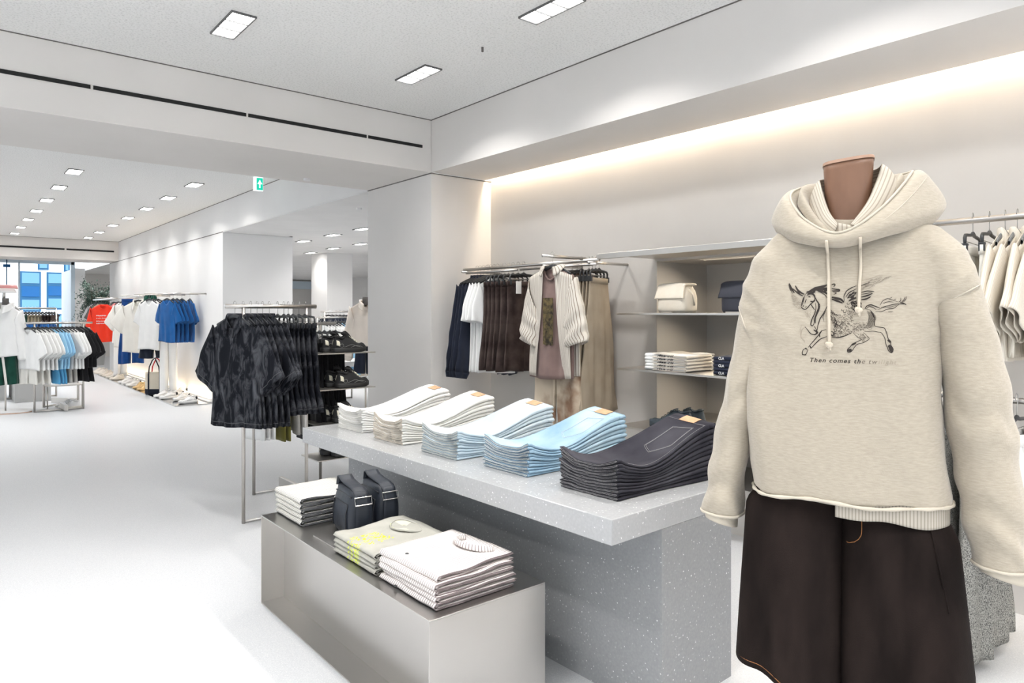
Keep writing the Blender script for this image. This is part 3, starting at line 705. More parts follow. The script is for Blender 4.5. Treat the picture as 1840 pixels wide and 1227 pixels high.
def pants(name, mat, w=.20, L=.62, leg=.15, spread=.03, crotch=.27, dep=.035, seed=0, amp=.010, label=None, cat='trousers', group=None, skirt=False, hem=.25, tagm=False, seam=None):
    """clipped by the waistband at z=0"""
    rd = random.Random(seed); ph = [rd.uniform(0, 6.28) for _ in range(6)]; t = empty(name, (0, 0, 0), 0, label, cat, group)
    mb = MB()
    def yfold(x, v): return amp*ss(.03, .7, v)*(math.sin(x*32+ph[1]+2*v)+.6*math.sin(x*60+ph[2]-3*v)) + .5*amp*noise.noise(Vector((x*7+ph[3], v*5, ph[4])))
    if skirt:
        def f(u, v):
            a = 2*PI*u; W_ = w+(hem-w)*v; x = W_*math.cos(a); return (x, dep*(.5+.5*ss(0, .3, v))*math.copysign(abs(math.sin(a))**.6, math.sin(a))+yfold(x, v), -L*v-.01*math.sin(x*7+ph[0])*v)
        mb.grid(f, 56, 24, lambda u, v: ((w+(hem-w)*v)*math.cos(2*PI*u), (1-v)*L))
    else:
        for sg in (-1, 1):
            def f(u, v, sg=sg):
                a = 2*PI*u; z = -L*v; k = ss(0, 1, max(0, min(1, (L*v-crotch*.7)/(L-crotch*.7+1e-6))))
                hw = w/2 + (leg/2-w/2)*ss(crotch*.6/L, 1, v)*1.0; cx = sg*(w/2 + spread*k + (leg/2-w/2)*k*.5)
                if L*v < crotch: cx = sg*hw
                else: cx = sg*(hw + spread*ss(crotch/L, 1, v))
                x = cx + hw*1.0*math.cos(a)
                return (x, dep*(.5+.5*ss(0, .3, v))*math.copysign(abs(math.sin(a))**.6, math.sin(a))+yfold(x+sg, v)+.008*sg*v, z-.012*v*math.sin(x*9+ph[0]))
            mb.grid(f, 36, 24, lambda u, v: (leg/2*math.cos(2*PI*u), (1-v)*L))
    mb.build('legs' if not skirt else 'panels', mat, t, True, solid=.003, off=1)
    MB().grid(lambda u, v: ((w+.002)*math.cos(2*PI*u), (dep*.55+.003)*math.copysign(abs(math.sin(2*PI*u))**.6, math.sin(2*PI*u)), .004-.042*v), 36, 2, closeu=True).build('waistband', mat, t, True, solid=.005)
    if not skirt:
        MB().tube([(0, -dep*.62-.004, -.04), (0, -dep-.006, -.10), (0, -dep-.006, -crotch*.8)], .0022, 5).build('fly', seam or mat, t, True)
    if tagm: MB().box(.06, .10, -dep-.028, -dep-.026, -.11, -.03).build('price_tag', 'paper', t)
    return t
def arms_hanger(label=None, group=None, mat='black_plastic', w=.20):
    t = empty('clothes_hanger', (0, 0, 0), 0, label, 'hanger', group)
    pts = [(-.016*math.cos(a), 0, .016*math.sin(a)) for a in [(-.35+1.15*i/10)*PI for i in range(11)]]
    pts = [(.016*math.sin(a), 0, .004+.016*math.cos(a)) for a in [(-.75+1.5*i/12)*PI for i in range(13)]]
    pts = pts + [(.010, 0, -.022), (.0, 0, -.036), (0, 0, -.082)]
    MB().tube(pts, .0018, 6).build('hook', 'hook', t, True)
    b = MB()
    def f(u, v):
        x = (-1+2*u)*w; a = 2*PI*v; zz = -.085-.065*(abs(x)/w)**1.3; th = .013-.005*abs(x)/w
        return (x, th*.55*math.cos(a) - .012*(abs(x)/w)**2, zz + th*1.25*math.sin(a))
    b.grid(lambda u, v: f(v, u), 10, 24, closeu=True); b.build('shoulder_arms', mat, t, True); return t
def clip_hanger(label=None, group=None, w=.16, mat='black_plastic'):
    t = empty('clip_hanger', (0, 0, 0), 0, label, 'hanger', group)
    pts = [(.016*math.sin(a), 0, .004+.016*math.cos(a)) for a in [(-.75+1.5*i/12)*PI for i in range(13)]] + [(.010, 0, -.022), (0, 0, -.036), (0, 0, -.082)]
    MB().tube(pts, .0018, 6).build('hook', 'hook', t, True)
    MB().tube([(-w, 0, -.150), (-w, 0, -.110), (-w+.012, 0, -.096), (-.03, 0, -.088), (0, 0, -.078), (.03, 0, -.088), (w-.012, 0, -.096), (w, 0, -.110), (w, 0, -.150)], [.006, .008, .008, .008, .010, .008, .008, .008, .006], 6).build('frame', mat, t, True)
    MB().tube([(-w+.004, 0, -.125), (w-.004, 0, -.125)], .002, 6).build('wire', 'hook', t, True)
    for sg in (-1, 1): MB().box(sg*w-.012, sg*w+.012, -.013, .013, -.175, -.135).build('clip', mat, t, bevel=.002)
    return t
def denim(name, dark, light, s, bias, hemc):
    m = washed(name, dark, light, s, bias); nt = m.node_tree; N, L = nt.nodes, nt.links; b = N['Principled BSDF']
    src = b.inputs['Base Color'].links[0].from_socket
    tc = N.new('ShaderNodeTexCoord'); sp = N.new('ShaderNodeSeparateXYZ'); L.new(tc.outputs['UV'], sp.inputs[0])
    d = N.new('ShaderNodeMath'); d.operation = 'SUBTRACT'; d.inputs[1].default_value = .034; L.new(sp.outputs[1], d.inputs[0])
    a = N.new('ShaderNodeMath'); a.operation = 'ABSOLUTE'; L.new(d.outputs[0], a.inputs[0])
    l = N.new('ShaderNodeMath'); l.operation = 'LESS_THAN'; l.inputs[1].default_value = .0014; L.new(a.outputs[0], l.inputs[0])
    mx = N.new('ShaderNodeMix'); mx.data_type = 'RGBA'; L.new(l.outputs[0], mx.inputs['Factor']); L.new(src, mx.inputs[6]); mx.inputs[7].default_value = (*hemc, 1)
    L.new(mx.outputs[2], b.inputs['Base Color']); return m
M['acid'] = denim('acid washed black denim', (.008, .009, .013), (.12, .124, .138), 8, (.45, .78), (.12, .12, .125))
M['paper'] = plain('white card', (.85, .85, .84), .7)
M['navy'] = cloth('navy poplin', (.016, .020, .034), .15)
M['white_c'] = cloth('white cotton', (.84, .84, .83), .02)
M['offwhite'] = cloth('off-white cotton', (.78, .76, .71), .03)
M['brown'] = mottled('dark brown denim', (.038, .026, .024), (.075, .055, .050), 9, .9, 0, 220, .3)
M['tank'] = cloth('faded brown jersey', (.22, .150, .135), .12)
M['shirt_stripe'] = striped('cream with brown stripe', (.60, .56, .50), (.24, .19, .15), .020, .24)
M['beige'] = mottled('beige twill', (.34, .285, .22), (.41, .35, .275), 5, .9, 0, 150, .25)
M['grunge'] = mottled('stained ecru canvas', (.24, .15, .10), (.55, .47, .37), 4, .9, 0, 150, .25, lo=.36, hi=.52)
M['black_c'] = cloth('black cotton', (.012, .012, .014), .2)
M['olive'] = cloth('olive cotton', (.16, .145, .035), .1)
M['grey_c'] = cloth('grey stripe knit', (.40, .385, .36), .2)
M['skyblue'] = cloth('light blue cotton', (.34, .60, .80), .06)
M['skyblue2'] = cloth('mid blue cotton', (.10, .36, .62), .10)
M['royal'] = cloth('royal blue terry', (.010, .105, .33), .12)
M['cobalt'] = cloth('cobalt blue knit', (.008, .05, .20), .15)
M['red'] = cloth('bright red fleece', (.78, .045, .02), .05)
M['charcoal'] = cloth('washed charcoal', (.13, .12, .115), .2)
M['pink'] = cloth('coral pink', (.74, .27, .25), .06)
M['greylight'] = cloth('light grey jersey', (.58, .58, .59), .05)
M['khaki'] = cloth('khaki cotton', (.36, .31, .22), .1)
M['dgreen'] = cloth('dark green', (.015, .07, .05), .2)
M['sand'] = cloth('sand canvas', (.66, .55, .44), .06)
M['stripe_beige'] = striped('beige seersucker', (.68, .62, .54), (.50, .44, .36), .008, .4)
M['marl'] = mottled('salt and pepper knit', (.05, .05, .05), (.36, .355, .33), 190, .95, 0, 120, .6, lo=.40, hi=.55, scale=(2.4, 2.4, 1))
M['print'] = mottled('faded graphic print', (.03, .026, .022), (.15, .115, .055), 34, .9, 0, 0)

def rail_x(px, X): return atX(px, 480, X).y
def hang(garment, hanger, x, y, zr, rz, dz=-.088):
    """put a hanger on a rail and the garment on the hanger"""
    hanger.location = (x, y, zr); hanger.rotation_euler = (0, 0, rz)
    garment.location = (x, y, zr+dz); garment.rotation_euler = (0, 0, rz)

# --- rack of black denim beside the table
RY, RZ = 4.98, 1.555
rk = empty('clothes_rack', (1.9, 5.3, 0), 0, 'satin steel clothes rack holding the black denim, with shoe shelves on its right post', 'clothes rack')
def W2(x, y, z): return (x-1.9, y-5.3, z)
def post(x, y, h, r=.0125): return MB().tube([W2(x, y, 0), W2(x, y, h)], r, 12).build('post', 'tube', rk, True)
P1, P3 = (1.66, 4.98), (2.125, 4.98); P2, P4 = (1.984, 5.70), (2.56, 5.70)
post(*P1, RZ-.02); post(*P3, RZ-.02); post(*P2, 1.395); post(*P4, 1.395)
MB().tube([W2(1.535, RY, RZ-.016), W2(2.20, RY, RZ-.016)], .016, 14).build('rail', 'tube', rk, True)
MB().tube([W2(1.93, 5.70, 1.395), W2(2.70, 5.70, 1.395)], .014, 12).build('rail', 'tube', rk, True)
for a, b in ((P1, P3), (P2, P4)): MB().tube([W2(*a, .012), W2(*b, .012)], .009, 8).build('floor_bar', 'tube', rk, True)
MB().box(2.22-1.9, 2.25-1.9, 4.9-5.3, 5.78-5.3, .02, .10).build('base_weight', 'shelf_metal', rk, bevel=.002)
for z in (1.155, .856, .568, .28): MB().box(2.38-1.9, 2.90-1.9, 5.34-5.3, 5.685-5.3, z-.008, z).build('shoe_shelf', 'shelf_metal', rk, bevel=.001)
px_sh = [422, 437, 450.6, 462, 472, 484]
wsh = ['front one with its collar and placket in full view', 'second from the front', 'third from the front', 'fourth from the front', 'fifth from the front', 'last one before the shorts']
h0 = arms_hanger(); s_protos = [shirt('denim_shirt', 'acid', .26, .30, .775, .315, 31, (.145, .145), .022, 11+i, .009, 'acid', .075, drop=.075) for i in range(3)]
used = set()
def put_shirt(protos, i, hp, x, y, z, rz, slab, scat, sgroup, hlab, hgroup, dz=-.088, seed=None):
    p = protos[i % len(protos)]
    g = p if p.name not in used else copy_tree(p); used.add(p.name)
    h = hp if hp.name not in used else copy_tree(hp); used.add(hp.name)
    hang(g, h, x, y, z, rz, dz); tag(g, slab, scat, sgroup); tag(h, hlab, 'hanger', hgroup); return g, h
for i, px in enumerate(px_sh):
    x = atY(px, 547, RY).x
    put_shirt(s_protos, i, h0, x, RY, RZ, -PI/2 + [.26, .14, .12, .10, .10, .10][i], 'acid washed black denim short-sleeved shirt, ' + wsh[i], 'shirt', 'black denim shirts on the near rack',
              'black hanger carrying the black denim shirt, %s' % ['frontmost', 'second', 'third', 'fourth', 'fifth', 'sixth'][i], 'hangers of the black denim shirts')
c0 = clip_hanger(); d_protos = [pants('denim_shorts', 'acid', .175, .63, .25, .03, .30, .020, 31+i, .008, seam='acid') for i in range(2)]
for i, px in enumerate([499, 510, 518, 526.5, 537, 548]):
    x = atY(px, 547, RY).x
    put_shirt(d_protos, i, c0, x, RY, RZ, -PI/2 + [.06, .05, .04, .04, .04, .04][i], 'baggy acid washed black denim shorts, %s of the row right of the shirts' % ['first', 'second', 'third', 'fourth', 'fifth', 'last'][i], 'shorts', 'black denim shorts on the near rack',
              'black clip hanger of the %s black denim shorts' % ['first', 'second', 'third', 'fourth', 'fifth', 'last'][i], 'clip hangers of the black denim shorts', -.150)
# --- second rail of that rack
lowp = {'white_c': pants('trousers', 'white_c', .17, .80, .20, .012, .28, .014, 41, .006), 'olive': pants('trousers', 'olive', .17, .83, .17, .01, .28, .014, 42, .006),
        'grey_c': pants('trousers', 'grey_c', .17, .77, .17, .01, .28, .014, 43, .006), 'black_c': pants('trousers', 'black_c', .17, .86, .22, .014, .3, .014, 44, .006)}
seq = [('white_c', 458), ('white_c', 467), ('white_c', 476), ('olive', 495), ('olive', 504), ('grey_c', 522), ('grey_c', 531)] + [('black_c', a) for a in (556, 565, 574, 583, 593, 603)]
cn = {'white_c': 'white', 'olive': 'olive', 'grey_c': 'grey striped', 'black_c': 'black'}; cnt = {}
for i, (mk, px) in enumerate(seq):
    x = atY(px, 585, 5.70).x; k = cnt.get(mk, 0); cnt[mk] = k+1
    put_shirt([lowp[mk]], 0, c0, x, 5.70, 1.409, -PI/2, '%s trousers on the low rail behind the black denim, %s from the left' % (cn[mk], ['first', 'second', 'third', 'fourth', 'fifth', 'sixth'][k]), 'trousers', '%s trousers on the low rail' % cn[mk],
              'clip hanger on the low rail, holding the %s trousers, %s from left' % (cn[mk], ['first', 'second', 'third', 'fourth', 'fifth', 'sixth'][k]), 'clip hangers on the low rail', -.150)
# --- black trainers on the shoe shelves
tp = shoe('trainer', 'suede_black', 'rubber_black', 'lace_cream', 'lace_cream', None, 'black padded trainers', .30, 1.15, padded=True)
lv = ['top', 'second', 'third', 'bottom']; first = True
for k, z in enumerate((1.156, .857, .569, .281)):
    for j, (dx, dy) in enumerate(((.0, 0), (-.045, .12))):
        o = tp if first else copy_tree(tp); first = False
        p = Vector((2.695+(.03 if k == 1 else 0), 5.42, z))
        o.location = (p.x+dx, p.y+dy, z+.001); o.rotation_euler = (0, 0, math.radians(3 if k else 0))
        tag(o, 'black padded trainer with cream laces and heel tabs on the %s shoe shelf, %s one' % (lv[k], 'front' if j == 0 else 'rear'), 'shoe')

# --- rail on the display wall
RX, RW = 3.74, 1.885
wr = empty('wall_rail', (RX, 3.6, RW), 0, 'long satin steel clothes rail along the display wall, running into the niche canopy', 'clothes rail')
MB().tube([(0, 5.20-3.6, 0), (0, 3.5-3.6, 0)], .014, 12).build('rail', 'tube', wr, True)
MB().tube([(-.03, 5.12-3.6, -.035), (-.03, 4.4-3.6, -.035)], .010, 10).build('inner_rail', 'tube', wr, True)
MB().tube([(-.03, 4.36-3.6, -.035), (-.03, 3.5-3.6, -.035)], .010, 10).build('inner_rail', 'tube', wr, True)
for yy in (5.15, 4.05, 3.56): MB().tube([(-.06, yy-3.6, -.02), (XW-RX, yy-3.6, -.02)], .011, 10).build('bracket', 'tube', wr, True)
YF = atX(993, 465, 3.42).y
MB().tube([(-.42, YF-3.6, .016), (.02, YF-3.6, .016)], .012, 10).build('face_out_arm', 'tube', wr, True)
pr_navy = [shirt('shirt', 'navy', .215, .23, .84, .68, 6, (.10, .07), .018, 51+i, .008, 'navy', .07, drop=.07, cuff=True) for i in range(2)]
pr_wt = [shirt('tshirt', 'white_c', .19, .20, .84, .24, 12, (.11, .10), .017, 55+i, .008, None, .08, ribs='white_c', drop=.065) for i in range(2)]
pr_bs = [pants('denim_shorts', 'brown', .19, .73, .23, .012, .30, .018, 58+i, .008) for i in range(2)]
wall_hang = [('n', 853), ('n', 858), ('n', 864), ('n', 870), ('w', 877), ('w', 882), ('w', 888), ('w', 894), ('b', 901), ('b', 907), ('b', 914), ('b', 922), ('b', 931), ('b', 941)]
cl = {'n': 0, 'w': 0, 'b': 0}
for t_, px in wall_hang:
    y = rail_x(px, RX); k = cl[t_]; cl[t_] += 1; o4 = ['first', 'second', 'third', 'fourth', 'fifth', 'sixth'][k]; rz = R.uniform(-.02, .02)
    if t_ == 'n': put_shirt(pr_navy, k, h0, RX+.03, y, RW+.012, rz, 'long-sleeved navy shirt at the column end of the wall rail, %s from the column' % o4, 'shirt', 'navy shirts on the wall rail', 'black hanger with a navy shirt, %s from the column' % o4, 'hangers of the navy shirts')
    elif t_ == 'w': put_shirt(pr_wt, k, h0, RX, y, RW+.012, rz, 'white T-shirt between the navy shirts and brown shorts, %s from the navy ones' % o4, 'T-shirt', 'white T-shirts on the wall rail', 'black hanger with a white T-shirt, %s from the navy shirts' % o4, 'hangers of the white T-shirts')
    else:
        g, h = put_shirt(pr_bs, k, c0, RX, y, RW+.012, rz+(.10 if k == 5 else 0), 'dark brown baggy denim shorts on the wall rail, %s from the white T-shirts' % o4, 'shorts', 'brown shorts on the wall rail', 'black clip hanger of the %s brown shorts' % o4, 'clip hangers of the brown shorts', -.150)
        if k == 5: MB().box(-.15, -.09, -.062, -.060, -.10, .0).build('price_tag', 'paper', g)
# face-out: brown tank under an open striped shirt, stained trousers below
hh = arms_hanger('black hanger on the face-out arm under the striped shirt', None); hh.location = (3.42, YF, RW+.03); hh.rotation_euler = (0, 0, -PI/2)
tk = shirt('tank_top', 'tank', .215, .225, .80, 0, 20, (.1, .1), .03, 71, .008, None, .085, 'faded brown tank top with graphic print under the open striped shirt', 'tank top', ribs='tank', drop=.05)
tk.location = (3.42, YF, RW-.065); tk.rotation_euler = (0, 0, -PI/2)
MB().grid(lambda u, v: (-.055+.11*u, -.0455-.003*math.sin(u*9), -.22-.34*v+.012*math.sin(u*14)*math.sin(v*9)), 10, 16).build('print', 'print', tk, True)
def open_shirt(t, mat, w, L, gap):
    rd = random.Random(5)
    for sg in (-1, 1):
        def f(u, v, sg=sg):
            x = w*1.02 - (w*1.02-gap*(.35+.65*v))*u; z = -.015-.07*(x/w)*(1-v) - L*v + (.0 if v else 0)
            z = (-.02-.07*max(0, (x-.06))/w)*(1-v) - L*v - .02*v*math.sin(x*11)
            return (sg*x, -.042+.020*(x/w)**3 - .016*v*math.sin(x*34+sg)+.01*math.sin(v*6+sg), z)
        MB().grid(f, 26, 24, lambda u, v: (u*w, v*L)).build('front_panel', mat, t, True, solid=.003)
    MB().grid(lambda u, v: ((-1+2*u)*w*(1.02+.08*v), .034+.010*v*math.sin(u*20), (-.015-.075*abs(-1+2*u))*(1-v)-L*v), 30, 20, lambda u, v: (u*2*w, v*L)).build('back_panel', mat, t, True, solid=.003)
    for sg in (-1, 1):
        def g(u, v, sg=sg):
            a = 2*PI*u; al = math.radians(9); C = Vector((sg*(w-.02), 0, -.20)) + Vector((sg*math.sin(al), 0, -math.cos(al)))*(.36*v)
            A = Vector((sg*.05, 0, .12)).lerp(Vector((sg*.10, 0, .03)), ss(0, .6, v)); p = C+A*math.cos(a)+Vector((0, (.045+.015*v)*math.sin(a), 0))
            p += Vector((.010*math.sin(v*22+a), .010*math.sin(v*17+2*a), 0))*v; return p
        MB().grid(g, 26, 20, lambda u, v: (.10*math.cos(2*PI*u), v*.36)).build('sleeve', mat, t, True, solid=.003)
    def cf(u, v): a = -PI/2+.5+(2*PI-1.0)*u; fr = max(0, -math.sin(a)); return (.075*math.cos(a)*(1+.7*v), .036*math.sin(a)*(1+.5*v)-.012*fr, .012+.02*math.sin(v*PI*.7)-.03*v-.06*v*fr-.02*fr)
    MB().grid(cf, 26, 6, lambda u, v: (u*.4, v*.08)).build('collar', mat, t, True, solid=.004)
os_ = empty('striped_shirt', (3.42, YF, RW-.060), -PI/2, 'open cream and brown striped short-sleeved shirt facing out over a brown tank top', 'shirt'); open_shirt(os_, 'shirt_stripe', .215, .78, .14)
gp = pants('trousers', 'grunge', .23, .78, .225, .02, .26, .028, 73, .010, 'stained ecru and rust trousers hanging below the open striped shirt', 'trousers'); gp.location = (3.475, YF+.01, 1.36); gp.rotation_euler = (0, 0, -PI/2)
pr_tk = [shirt('tank_top', 'tank', .23, .24, .84, 0, 20, (.1, .1), .018, 75+i, .008, None, .09, ribs='tank', drop=.05) for i in range(2)]
for k, px in enumerate((1020, 1029, 1038)):
    g, h = put_shirt(pr_tk, k, h0, RX+.05, rail_x(px, RX), RW+.012, +.15, 'faded brown sleeveless top right of the striped shirt, %s in the row' % ['first', 'second', 'last'][k], 'tank top', 'brown sleeveless tops on the wall rail', 'black hanger with a brown sleeveless top, %s in the row' % ['first', 'second', 'last'][k], 'hangers of the brown sleeveless tops')
pr_dk = pants('trousers', 'charcoal', .15, .98, .19, .01, .3, .03, 79)
put_shirt([pr_dk], 0, c0, RX, rail_x(1045, RX), RW+.012, 0, 'dark worn trousers between the brown tops and the beige skirts', 'trousers', None, 'black clip hanger of the dark worn trousers by the beige skirts', None, -.150)
M['beige_s'] = M['beige']
pr_sk = [pants('long_skirt', 'beige', .165, 1.02, .2, 0, .3, .018, 81+i, .008, cat='skirt', skirt=True, hem=.36) for i in range(2)]
for k, px in enumerate((1050, 1056, 1062, 1068)):
    put_shirt(pr_sk, k, c0, RX+.05, rail_x(px, RX), RW+.012, +.35, 'long flared beige skirt on the wall rail, %s from the brown tops' % ['first', 'second', 'third', 'last'][k], 'skirt', 'long beige skirts on the wall rail', 'black clip hanger of the %s beige skirt' % ['first', 'second', 'third', 'last'][k], 'clip hangers of the beige skirts', -.150)
# --- the same rail beyond the mannequin
wr2 = empty('wall_rail', (RX, 1.0, 1.93), 0, 'satin steel clothes rail on the display wall at the right edge, above the beige shirts', 'clothes rail')
MB().tube([(0, .7, 0), (0, -1.2, 0)], .015, 12).build('rail', 'tube', wr2, True)
MB().tube([(0, .6, 0), (XW-RX, .6, 0)], .012, 10).build('bracket', 'tube', wr2, True)
M['seersucker'] = striped('cream seersucker', (.74, .69, .61), (.60, .54, .45), .007, .4)
pr_be = [shirt('shirt', 'seersucker', .26, .30, .56, .26, 34, (.13, .13), .026, 91+i, .010, 'seersucker', .075, drop=.08) for i in range(2)]
hg = arms_hanger(mat='grey_plastic', w=.21)
for k, px in enumerate((1806, 1828, 1850, 1874)):
    put_shirt(pr_be, k, hg, RX, atX(px, 480, RX).y, 1.945, +.05, 'cream seersucker cropped shirt at the right edge, %s from the mannequin' % ['first', 'second', 'third', 'fourth'][k], 'shirt', 'cream seersucker shirts at the right edge', 'grey hanger with a cream seersucker shirt, %s from the mannequin' % ['first', 'second', 'third', 'fourth'][k], 'hangers of the seersucker shirts')
pr_bt = pants('trousers', 'offwhite', .17, .9, .2, .01, .3, .03, 95)
for k, px in enumerate((1748, 1778)):
    put_shirt([pr_bt], 0, c0, RX, atX(px, 480, RX).y, 1.945, .1, 'off-white trousers just behind the hoodie shoulder, %s pair' % ['left', 'right'][k], 'trousers', 'off-white trousers behind the hoodie', 'black clip hanger right of the hoodie shoulder, %s one' % ['left', 'right'][k], 'clip hangers behind the hoodie', -.150)
lr = empty('low_rack', (3.45, 1.0, 0), 0, 'low steel rack behind the hoodie, with marled grey knitwear', 'clothes rack')
MB().tube([(0, .45, 1.13), (0, -.9, 1.13)], .013, 10).build('rail', 'tube', lr, True)
for yy in (.43, -.88): MB().tube([(0, yy, 0), (0, yy, 1.13)], .013, 10).build('post', 'tube', lr, True)
pr_m = [pants('knit_trousers', 'marl', .20, .93, .24, .02, .3, .036, 97+i, .012) for i in range(2)]
for k, yy in enumerate((1.32, 1.22, 1.10, .98)):
    put_shirt(pr_m, k, c0, 3.45, yy, 1.143, -.1, 'salt and pepper knitted trousers behind the hoodie, %s from the left' % ['first', 'second', 'third', 'fourth'][k], 'trousers', 'marled knitted trousers', 'clip hanger on the low rack, %s from the left' % ['first', 'second', 'third', 'fourth'][k], 'clip hangers on the low rack', -.150)
pr_mw = pants('trousers', 'white_c', .2, .45, .22, .02, .3, .05, 99)
put_shirt([pr_mw], 0, c0, 3.42, .86, 1.143, 0, 'white shorts on the low rack at the right edge', 'shorts', None, 'clip hanger of the white shorts on the low rack', None, -.150)

# ------------------------------------------------------------------ the dressed torso in the foreground
MC = Vector((1.9897, .8826, 0)); MR = math.atan2(-.9141, .4055)
M['heather'] = mottled('oatmeal heather fleece', (.385, .338, .27), (.46, .41, .333), 95, .95, 0, 300, .25, scale=(.6, .6, 3), lo=.3, hi=.7, det=6)
M['heather'].node_tree.nodes['Principled BSDF'].inputs['Sheen Weight'].default_value = .3
M['fleece_edge'] = cloth('cream fleece edge', (.55, .495, .41), .04)
M['under_stripe'] = striped('taupe striped cotton', (.44, .40, .34), (.28, .25, .21), .0085, .35)
M['collar_stripe'] = striped('cream ribbed stripe cotton', (.55, .50, .42), (.37, .32, .26), .009, .3)
M['neck_wood'] = mottled('smooth brown wood', (.16, .078, .045), (.22, .115, .070), 5, .42, 0, 0, scale=(2, 2, .7))
M['neck_rim'] = plain('pale wood rim', (.45, .28, .20), .5)
M['choc'] = mottled('washed chocolate denim', (.008, .0052, .0045), (.022, .0150, .0130), 5, .88, 0, 300, .3, scale=(2.2, 2.2, .6), lo=.35, hi=.7)
M['orange_stitch'] = plain('orange stitching', (.30, .12, .035), .8)
def interp(tab, z):
    if z <= tab[0][0]: return tab[0][1:]
    for a, b in zip(tab, tab[1:]):
        if z <= b[0]:
            k = (z-a[0])/(b[0]-a[0]); return tuple(p+(q-p)*k for p, q in zip(a[1:], b[1:]))
    return tab[-1][1:]
def place(o): o.location = MC; o.rotation_euler = (0, 0, MR); return o
BODY = [(.985, -.276, .240, .132, 0), (1.10, -.284, .226, .136, 0), (1.27, -.285, .214, .140, 0), (1.44, -.280, .214, .142, 0), (1.55, -.270, .224, .135, 0), (1.62, -.262, .246, .120, 0),
        (1.68, -.242, .228, .105, 0), (1.73, -.205, .196, .092, .005), (1.765, -.150, .150, .082, .01), (1.79, -.10, .095, .074, .01), (1.81, -.07, .06, .06, .01)]
SR = [(.842, .334, .064, .070, -.058), (1.0, .318, .073, .076, -.055), (1.144, .302, .076, .082, -.046), (1.29, .283, .077, .088, -.03), (1.44, .262, .074, .092, -.015), (1.573, .225, .077, .095, 0), (1.66, .185, .078, .088, 0), (1.73, .130, .07, .06, 0)]
SL = [(.885, -.362, .060, .070, .0), (1.0, -.350, .058, .074, .005), (1.09, -.336, .057, .078, .01), (1.262, -.300, .060, .085, .015), (1.43, -.258, .066, .09, .01), (1.56, -.228, .072, .09, .005), (1.64, -.205, .074, .085, 0), (1.72, -.140, .066, .06, 0)]
hm = MB()
def ringloft(mb, tab, zs, na, fn, e=.8):
    b = len(mb.v)
    for z in zs:
        xl, xr, d, yc = fn(tab, z); cx, hw = (xl+xr)/2, (xr-xl)/2
        for i in range(na):
            a = 2*PI*i/na; c, s_ = math.cos(a), math.sin(a)
            mb.vert((cx+hw*math.copysign(abs(c)**e, c), yc+d*math.copysign(abs(s_)**e, s_), z))
    for j in range(len(zs)-1):
        for i in range(na):
            p = b+j*na+i; q = b+j*na+(i+1) % na; mb.f.append((p, q, q+na, p+na))
    mb.cap([b+i for i in range(na)][::-1]); mb.cap([b+(len(zs)-1)*na+i for i in range(na)])
lin = lambda a, b, n: [a+(b-a)*i/n for i in range(n+1)]
SR = [(.842, .337, .061, .070, -.020), (1.0, .321, .076, .076, -.018), (1.144, .306, .079, .082, -.014), (1.29, .286, .080, .088, -.010), (1.44, .262, .075, .092, -.005), (1.573, .225, .077, .095, 0), (1.66, .185, .078, .088, 0), (1.73, .130, .07, .06, 0)]
SL = [(.885, -.362, .060, .070, .010), (1.0, -.350, .059, .074, .014), (1.09, -.336, .059, .078, .018), (1.262, -.303, .061, .084, .020), (1.43, -.262, .066, .088, .014), (1.56, -.228, .072, .088, .006), (1.64, -.205, .074, .085, 0), (1.72, -.140, .066, .06, 0)]
ringloft(hm, BODY, lin(.985, 1.760, 32), 48, lambda t, z: interp(t, z))
def stub(mb, T, line, z1, na=36, n=16, grow=1.03):
    b = len(mb.v)
    for j in range(n+1):
        for i in range(na):
            a = 2*PI*i/na; z = 1.50
            for _ in range(3):
                c, r, d, y = interp(T, z); x = c+r*grow*math.cos(a); z = line(x)*(1-j/n)+z1*j/n
            mb.vert((x, y+d*grow*math.sin(a), z))
    for j in range(n):
        for i in range(na): p = b+j*na+i; q = b+j*na+(i+1) % na; mb.f.append((p, q, q+na, p+na))
    mb.cap([b+i for i in range(na)][::-1]); mb.cap([b+n*na+i for i in range(na)])
LR = lambda x: 1.525+.57*(x-.218)
LL = lambda x: 1.45-2.4*(max(-.335, min(-.235, x))+.285)
stub(hm, SR, LR, 1.73); stub(hm, SL, LL, 1.72)
def in_body(p):
    xl, xr, d, yc = interp(BODY, p.z); cx, hw = (xl+xr)/2, (xr-xl)/2
    return (abs((p.x-cx)/hw)**2.3+abs((p.y-yc)/d)**2.3)
def wr_body(p):
    x, y, z = p; side = ss(.10, .25, abs(x+.03)); f = ss(1.70, 1.35, z)
    w = .0095*math.sin(x*34+z*3.0+1.2*math.sin(z*5))*ss(1.62, 1.15, z)*(.2+.8*side)*(1 if y < 0 else .6)
    w += .013*noise.noise(Vector((x*5.5, y*4, z*2.2))) + .0045*noise.noise(Vector((x*16+z*8, y*12, z*6)))*(.4+.8*side)
    w += .0030*math.sin(x*62+2.2*math.sin(z*6+x*4)+z*4)*side*f
    for sx, sg in ((.215, 1), (-.265, -1)):      # pulls running from the underarm across the chest
        for q, ang in ((0, -.55), (.05, -1.0), (-.05, -.2)):
            d_ = (z-1.50-q)-(x-sx)*ang*sg*-1; w += .0050*math.exp(-(d_/.016)**2)*math.exp(-((x-sx)/.085)**2)
    return w
